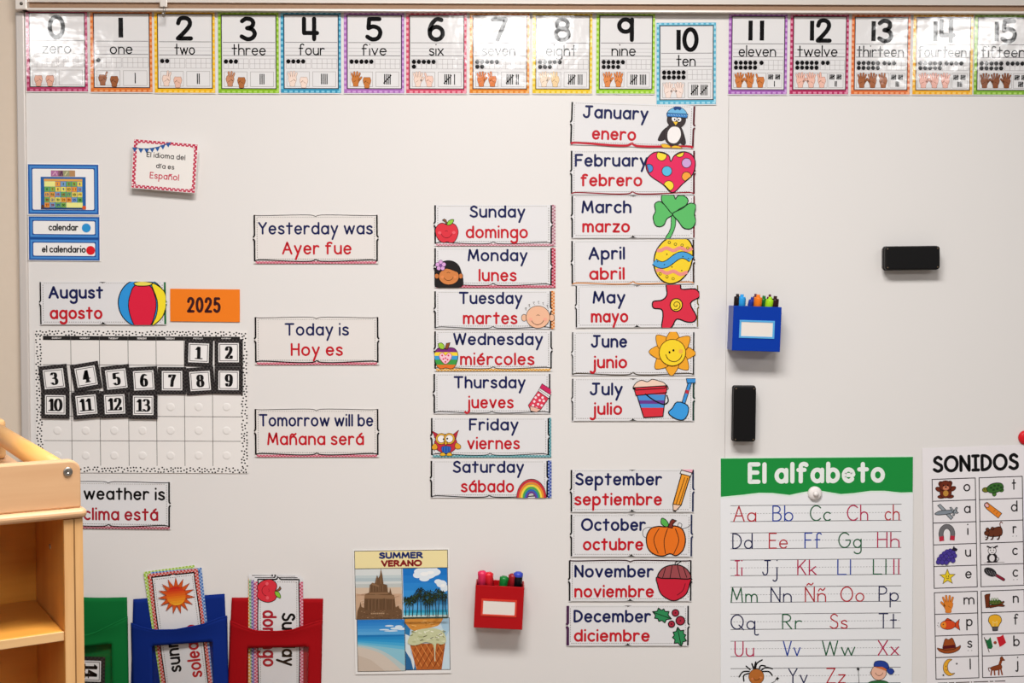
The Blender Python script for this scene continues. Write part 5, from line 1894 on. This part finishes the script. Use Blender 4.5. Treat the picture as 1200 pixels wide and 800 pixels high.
hr = holder(555.0, 686.6, 612.2, 736.4, 2.6, .055, 'b00c14', 'd8402e', 'red magnetic marker holder with a blank white label')
_, rw, rh, rd = hr
u2 = SC(583, 700, .05)
GR = 'markers in the red holder'
for zx, top, lean, body, cap, label, fy, r_ in (
    (196, rh + .0275, -3, 'f0e4e0', 'e0325c', 'pink knobbed marker, leftmost in the red holder', -.036, .0094),
    (288, rh + .0255, -6, 'f0e4e0', 'dc2430', 'bright red knobbed marker beside the pink one', -.036, .0094),
    (450, rh + .0180, 5, 'f0e4e0', '187a34', 'green knobbed marker, lowest in the red holder', -.034, .0094),
    (535, rh + .0235, 1, 'f0e4e0', '9c1c24', 'dark red knobbed marker between green and black ones', -.034, .0086),
):
    capx = W(540 + zx / 8.889, 678, -fy).x - hr[0].location.x - .004
    foot = capx - math.tan(R(lean)) * (rh + .012)
    foot = max(-rw / 2 + .0035 + r_, min(rw / 2 - .0035 - r_, foot))
    lean = math.degrees(math.atan2(max(-rw / 2 + .0035 + r_, min(rw / 2 - .0035 - r_, capx)) - foot, rh + .012))
    marker(hr, foot, fy, top, lean, body, cap, r_, label, GR, knurl=True)
e = marker(hr, rw / 2 - .0150, -.036, rh + .0290, .5, '17171c', '3a4ab8', .0096, 'black marker with a blue end knob, rightmost in the red holder', GR, knurl=True)
L = rh + .025
for ch in e.children:
    if ch.name.startswith('cap'):
        for sl, cc_ in enumerate(('17171c',)): ch.data.materials.append(ink(cc_, 'plastic'))
        for f in ch.data.polygons:
            if f.center.z < L - .0105: f.material_index = 1

# ================================================================ fabric pockets at the foot of the board
M_VINYL = bpy.data.materials.new('clear_vinyl')
M_VINYL.use_nodes = True
nt = M_VINYL.node_tree
nt.nodes.clear()
o_ = N(nt, 'ShaderNodeOutputMaterial')
mx = N(nt, 'ShaderNodeMixShader')
tr = N(nt, 'ShaderNodeBsdfTransparent')
tr.inputs[0].default_value = (.97, .97, .97, 1)
gl = N(nt, 'ShaderNodeBsdfGlossy')
gl.inputs['Roughness'].default_value = .12
mx.inputs[0].default_value = .07
nt.links.new(tr.outputs[0], mx.inputs[1])
nt.links.new(gl.outputs[0], mx.inputs[2])
nt.links.new(mx.outputs[0], o_.inputs[0])


def lerp_poly(pts, x):
    for (x0, y0), (x1, y1) in zip(pts, pts[1:]):
        if x <= x1: return y0 + (y1 - y0) * (x - x0) / (x1 - x0)
    return pts[-1][1]


def pocket(label, col, dark, back, top, win, fx, bulge=.017):
    """back: outline top corners; top: sagging upper edge of the front; win: x0, x1, top y left, top y right; fx: front x range at top and foot"""
    YB = 818.0
    (bx0, by0), (bx1, by1), bf0, bf1 = back
    o0 = W((bx0 + bx1) / 2, YB, 0)
    root = empty('fabric_pocket', o0, label, 'fabric pocket', 'fabric card pockets')
    mat = ink(col, 'fabric')
    # back panel: rippled cloth sheet
    bm = bmesh.new()
    nu, nv = 24, 22
    rg = random.Random(int(bx0))
    ph = rg.uniform(0, 6)
    g = []
    for j in range(nv + 1):
        v = j / nv
        row = []
        for i in range(nu + 1):
            q = i / nu
            x = (bx0 + (bf0 - bx0) * v) * (1 - q) + (bx1 + (bf1 - bx1) * v) * q
            yt = by0 + (by1 - by0) * q + 1.0 * math.sin(q * 7 + ph) * (q * (1 - q)) * 2
            y = yt + (YB - yt) * v
            d = .0030 + .0016 * math.sin(q * 9 + ph) * math.sin(v * 8 + 1)
            row.append(bm.verts.new(W(x, y, d) - o0))
        g.append(row)
    for j in range(nv):
        for i in range(nu): bm.faces.new((g[j][i], g[j][i + 1], g[j + 1][i + 1], g[j + 1][i]))
    o = bm_obj('back_panel', bm, mat, root, smooth=True)
    sm = o.modifiers.new('solid', 'SOLIDIFY'); sm.thickness = .0012; sm.offset = 0
    # top hem, a folded edge
    bm = bmesh.new()
    bm2 = bmesh.new()
    (f0t, f1t), (f0b, f1b) = fx
    us = sorted(set([0, .02, .05] + [i / 28 for i in range(29)] + [.95, .98]))
    wx0, wx1, wy0, wy1 = win
    G_, V_ = [], []
    vs = [0, .1, .2, .4, .6, .8, 1.0]       # band rows, then below window top
    rows = []

    def P3(q, y, ext=0.0):
        v = (y - 720) / (YB - 720)
        x = (f0t + (f0b - f0t) * v) * (1 - q) + (f1t + (f1b - f1t) * v) * q
        d = .0042 + bulge * (math.sin(math.pi * min(1, max(0, q))) ** .55) * (1.0 + .55 * max(0, 1 - max(0, v) / .25) - .15 * max(0, v)) + .0021 * math.sin(q * 9 + ph + v * 7) * (q * (1 - q)) * 4
        return W(x, y, d + ext) - o0, x
    xq = lambda x, y: (x - (f0t + (f0b - f0t) * (y - 720) / (YB - 720))) / ((f1t + (f1b - f1t) * (y - 720) / (YB - 720)) - (f0t + (f0b - f0t) * (y - 720) / (YB - 720)))
    q0, q1 = xq(wx0, 800), xq(wx1, 800)
    us = sorted(set([round(k, 4) for k in us if abs(k - q0) > .012 and abs(k - q1) > .012] + [q0, q1]))
    grid, quads = [], []
    NB, NW = 5, 12
    for q in us:
        x720 = f0t + (f1t - f0t) * q
        yt = lerp_poly(top, x720)
        yw = wy0 + (wy1 - wy0) * (q - q0) / (q1 - q0)
        yw = max(yw, yt + 4)
        col_ = []
        for k in range(NB + 1): col_.append(yt + (yw - yt) * k / NB)
        for k in range(1, NW + 1): col_.append(yw + (YB - yw) * k / NW)
        grid.append(col_)
    vt = [[bm.verts.new(P3(us[i], y)[0]) for y in grid[i]] for i in range(len(us))]
    vt2 = [[None] * len(grid[0]) for _ in us]
    for i in range(len(us) - 1):
        mid = (us[i] + us[i + 1]) / 2
        for k in range(NB + NW):
            inwin = q0 < mid < q1 and NB <= k < NB + NW - 1
            if inwin:
                vv = []
                for a, b in ((i, k), (i + 1, k), (i + 1, k + 1), (i, k + 1)):
                    if vt2[a][b] is None: vt2[a][b] = bm2.verts.new(P3(us[a], grid[a][b], -.0008)[0])
                    vv.append(vt2[a][b])
                bm2.faces.new(vv)
            else:
                bm.faces.new((vt[i][k], vt[i + 1][k], vt[i + 1][k + 1], vt[i][k + 1]))
    bmesh.ops.delete(bm, geom=[v for v in bm.verts if not v.link_faces], context='VERTS')
    o = bm_obj('front_pouch', bm, mat, root, smooth=True)
    sm = o.modifiers.new('solid', 'SOLIDIFY'); sm.thickness = .0014; sm.offset = 0
    bm_obj('clear_window', bm2, M_VINYL, root, smooth=True)
    # stitched seam along the top of the front band
    bm = bmesh.new()
    for q in us[1:-1:1]:
        x720 = f0t + (f1t - f0t) * q
    prev = None
    for q in us:
        x720 = f0t + (f1t - f0t) * q
        y = lerp_poly(top, x720)
        a = bm.verts.new(P3(q, y + .1, .0004)[0]); b = bm.verts.new(P3(q, y + 2.2, .0012)[0]); c_ = bm.verts.new(P3(q, y + 3.0, .0002)[0])
        if prev:
            bm.faces.new((prev[0], a, b, prev[1])); bm.faces.new((prev[1], b, c_, prev[2]))
        prev = (a, b, c_)
    bm_obj('hem', bm, mat, root, smooth=True)
    return root


pocket('dark blue fabric pocket holding the sunny word card', '0b2878', None, ((156.2, 701.8), (263.2, 695.6), 153, 268), [(153.6, 729.4), (166, 734), (181, 737.4), (205, 737), (237, 731), (257, 723), (266, 721)], (179, 250, 756.5, 751.5), ((153.4, 266), (155.5, 268)))
pocket('red fabric pocket holding the Sunday word card', 'a00a12', None, ((271.6, 700), (378.7, 701.2), 266, 376), [(271, 727), (285, 733), (300, 738.4), (325, 739), (342, 737.6), (360, 731), (378, 725.4)], (288.6, 360.6, 759, 757.6), ((270, 378), (267, 375.5)))
pocket('green fabric pocket partly hidden behind the wooden shelf unit', '0a6a30', None, ((44, 700), (148.8, 699.6), 42, 151), [(40, 727), (58, 737), (75, 743), (95, 745), (112, 740), (130, 731), (149, 722)], (62, 131.5, 761, 754), ((41, 149.4), (42, 151)))

# ---- word cards standing in the pockets
GS = 'word cards in the blue pocket'


def pocket_card(cx, cy, rot, depth, label, group, trim, words, pic=None, half=(72, 29.5), ends=True):
    """a word card turned on end; it is drawn lying down (words upright) and then turned by rot"""
    c = Card('word_card', label, 'word card', cx, cy, rot, depth, group, magnet=False)
    hx_, hy_ = half
    S = c.part('sheet')
    S.sheet([(cx - hx_, cy - hy_), (cx + hx_, cy - hy_), (cx + hx_, cy + hy_), (cx - hx_, cy + hy_)], PAPER)
    t = 4.2
    if trim:
        checks(S, cx - hx_ + t, cy - hy_, cx + hx_ - t, cy - hy_ + t, trim, 1.6)
        checks(S, cx - hx_ + t, cy + hy_ - t, cx + hx_ - t, cy + hy_, trim, 1.6)
        if ends: checks(S, cx - hx_, cy - hy_, cx - hx_ + t, cy + hy_, trim, 1.6)
        checks(S, cx + hx_ - t, cy - hy_, cx + hx_, cy + hy_, trim, 1.6)
    x0, x1, y0, y1 = cx - hx_ + (t if ends else 1.6), cx + hx_ - t, cy - hy_ + t, cy + hy_ - t
    bracket_h(S, x0, x1, y0, 2.2, 1.3, K, .6)
    bracket_h(S, x0, x1, y1, -2.2, 1.3, K, -.6)
    bracket_v(S, x0, y0, y1, -1, K, 1.6)
    bracket_v(S, x1, y0, y1, 1, K, 1.6)
    for a, b in (((x0 + 3, y0 + 3), (x1 - 3, y0 + 3)), ((x0 + 3, y1 - 3), (x1 - 3, y1 - 3)), ((x0 + 3, y0 + 3), (x0 + 3, y1 - 3)), ((x1 - 3, y0 + 3), (x1 - 3, y1 - 3))): dotted(S, a, b)
    for i, (tx, a, b, base, cap, col, w) in enumerate(words):
        P = c.part(('english_lettering', 'spanish_lettering')[i])
        P.text(tx, cx + a, cx + b, cy + base, cap, w, col)
    if pic:
        P = c.part(pic[0])
        pic[1](c, P)
    c.done()
    return c


def pic_hot_sun(c, P):
    # drawn around the card's end; c.cx + 44 is the sun's middle when the card lies flat
    c.frame(c.cx + 43, c.cy + 1, 5.517)
    for k in range(15):
        a = 360 / 15 * k + 5
        ca, sa = math.cos(R(a)), math.sin(R(a))
        rt = lambda x, y: (x * ca - y * sa, x * sa + y * ca)
        P.shape([rt(58, -15), rt(118, 0), rt(58, 15)], 'cf5420', '8a2c10', 2)
    ci = [(62 * math.cos(R(a)), 62 * math.sin(R(a))) for a in range(0, 360, 8)]
    # printed shading of the clip art: red at its top (the card's right-hand end) to yellow
    for i, col in enumerate(('efa52c', 'ec9626', 'e88622', 'e2741e', 'dc611c', 'd64e1c', 'cf3a1c', 'c52c1c')):
        q = clip_half(clip_half(ci, 0, -62 + i * 15.5, False), 0, -62 + (i + 1) * 15.5, True)
        if len(q) > 2: P.fill(q, col)
    c.frame(0, 0, 1)


pocket_card(208.5, 736.5, -97.8, .0052, 'lime green edged word card, hindmost in the blue pocket', GS, '9cbf3a', [], half=(72, 30))
pocket_card(213.5, 738.5, -95.0, .0064, 'blue edged word card in the middle of the blue pocket stack', GS, '3a6ab0', [], half=(72, 30))
pocket_card(211.3, 740, -96.6, .0080, 'red checked word card with an orange sun reading sunny soleado, front of the blue pocket', GS, 'c0392e',
            [('sunny', -47, 2, -4.0, 16, K, 2.6), ('soleado', -56, 7, 19.5, 16, 'b3242c', 2.6)], ('sun_picture', pic_hot_sun), half=(72, 29.5))
GD = 'word cards in the red pocket'


def pic_pocket_apple(c, P):
    # the apple stands upright in its drawing; the card is turned on end so it lies on its side
    k = 4.4
    c.frame(c.cx - 72 + 2.0 - 92 / k + .0, c.cy + 2.0 - 140 / k + .0, k)
    apple_art(P)
    c.frame(0, 0, 1)


pocket_card(320.6, 744.4, 90.6, .0050, 'orange edged word card, hindmost in the red pocket', GD, 'e2a040', [('Wednesday', -10, 60, -4, 15, NAVY, 2.5)], half=(72, 29.5), ends=False)
pocket_card(322.2, 745.6, 89.4, .0061, 'green edged word card second from the back of the red pocket', GD, '6f9a62', [('Friday', -6, 50, -4, 15, NAVY, 2.5)], half=(72, 29.2), ends=False)
pocket_card(324.0, 746.6, 90.2, .0072, 'purple edged word card behind the Sunday card in the red pocket', GD, '6a4a9a', [('Saturday', -6, 60, -4, 15, NAVY, 2.5)], half=(72, 29.2), ends=False)
pocket_card(326.6, 748.4, 90.3, .0086, 'white word card with red apple reading Sunday domingo, front of the red pocket', GD, 'c8506a',
            [('Sunday', -31, 32, -3.4, 16.4, K, 2.8), ('domingo', -34, 33, 19.0, 17, 'a8202e', 2.8)], ('apple_picture', pic_pocket_apple), half=(72, 28.6), ends=False)
date_tile(14, 106.5, 786, 92, .0085, 'black bordered date tile with the number 14 in the green pocket', None, 17.2).magnet = False

# ================================================================ wooden shelf unit in the foreground, turned towards the room
W_PALE = wood('birch_face', 'd2a67c', 'c89a70', 'x')
W_SIDE = wood('birch_upright', 'd09248', 'c48440', 'z')
W_EDGE = wood('plywood_edge', 'e0b078', 'c88f54', 'z')
W_IN = wood('birch_inside', 'e6a03e', 'd69030', 'x')
W_SHELF = wood('shelf_birch', 'd2923e', 'c48434', 'x')
W_SEDGE = wood('shelf_edge', 'e2b884', 'cf9f68', 'x')
W_ROD = wood('maple_dowel', 'e4ac66', 'd89c54', 'y', .35)
CA = 32.0
CD = 1.25
cor = W(98.2, 690, CD)
cab = empty('shelf_unit', (cor.x, cor.y, 0), 'pale birch open shelf unit with a dowel rail on top, left foreground', 'shelf unit', None, (0, 0, R(CA)))
z_deck = W(99, 594.5, CD).z
z_under = W(99, 606.0, CD).z
z_guard = W(92, 538.6, CD).z
z_sh = W(76, 736.2, CD).z
CWD, CDP, T = .95, .60, .0215


def cbox(name, x0, x1, y0, y1, z0, z1, mat, bev=.0015, parent=None, seg=2):
    bm = bmesh.new()
    box(bm, x0, x1, y0, y1, z0, z1)
    return bm_obj(name, bm, mat, parent or cab, bevel=bev, seg=seg)


sp = cbox('side_panel', -T, 0, 0, CDP, 0, z_under, W_SIDE)
bm = bmesh.new()
box(bm, -T * .50, -T * .43, -.0016, .002, .02, z_under - .001)
bm_obj('edge_groove', bm, ink('8a6238', 'paper'), sp)
es = cbox('edge_strip', -T + .0004, -.0004, -.0012, .0008, 0.001, z_under - .001, W_EDGE, .0004, sp)
cbox('side_panel', -CWD, -CWD + T, 0, CDP, 0, z_under, W_EDGE)
cbox('back_panel', -CWD + T, -T, .165, .177, .04, z_under, W_IN, .0005)
dk = cbox('top_panel', -CWD - .006, .0042, -.006, CDP + .006, z_under, z_deck, W_PALE, .0055, seg=4)
for z in (z_sh, z_sh - .19, z_sh - .42, .09):
    sh = cbox('shelf', -CWD + T, -T, .003, .165, z - .0118, z, W_SHELF, .003)
    bm = bmesh.new()
    box(bm, -CWD + T, -T, .0015, .004, z - .0112, z - .0006)
    bm_obj('edge_strip', bm, W_SEDGE, sh, bevel=.0008)
cbox('plinth', -CWD + T, -T, .02, .035, 0, .075, W_SIDE)
# front guard board, round at its upper corner
gx0, gx1, gz = -CWD, -.0015, z_guard
bm = bmesh.new()
r_ = .012
outl = [(gx0, z_deck), (gx1, z_deck)] + [(gx1 - r_ + r_ * math.cos(R(a)), gz - r_ + r_ * math.sin(R(a))) for a in range(0, 91, 15)] + [(gx0 + r_ - r_ * math.sin(R(a)), gz - r_ + r_ * math.cos(R(a))) for a in range(0, 91, 15)]
prism(bm, outl, 'y', .001, .019)
gb = bm_obj('guard_board', bm, W_PALE, cab, bevel=.002)
bm = bmesh.new()
sx, sz = -.0155, gz - .0125
lathe(bm, [(.0024, .0012), (.0046, .0016), (.0052, .0006), (.0053, -.0005), (0, -.0005)], 18, Matrix.Translation((sx, .001, sz)) @ Matrix.Rotation(R(90), 4, 'X'))
lathe(bm, [(0, .0002), (.0025, .0004), (.0025, .0013)], 6, Matrix.Translation((sx, .001, sz)) @ Matrix.Rotation(R(90), 4, 'X'))
bm_obj('bolt', bm, M_STEEL, gb)
# back guard board, a dowel rail along the right side, its posts
rx, rr, PY0 = -.024, .0128, .455
rz = gz - .0125
bm = bmesh.new()
lathe(bm, [(0, 0), (rr, 0), (rr, PY0 - .017), (0, PY0 - .017)], 24, Matrix.Translation((rx, .019, rz)) @ Matrix.Rotation(R(-90), 4, 'X'))
bm_obj('dowel_rail', bm, W_ROD, cab)
bm = bmesh.new()
box(bm, rx - .016, rx + .016, PY0, PY0 + .034, z_deck, rz + .016)
bm_obj('rail_post', bm, wood('post_birch', 'dcae78', 'cf9c62', 'z'), cab, bevel=.006, seg=3)
cbox('side_guard', rx - .05, rx - .034, .02, .44, z_deck, z_deck + .022, W_PALE, .003)
bm = bmesh.new()
lathe(bm, [(0, .0018), (.0032, .0012), (.0036, 0)], 14, Matrix.Translation((-T + .0001, .075, z_under - .045)) @ Matrix.Rotation(R(-90), 4, 'Y'))
bm_obj('shelf_pin', bm, M_STEEL, cab)
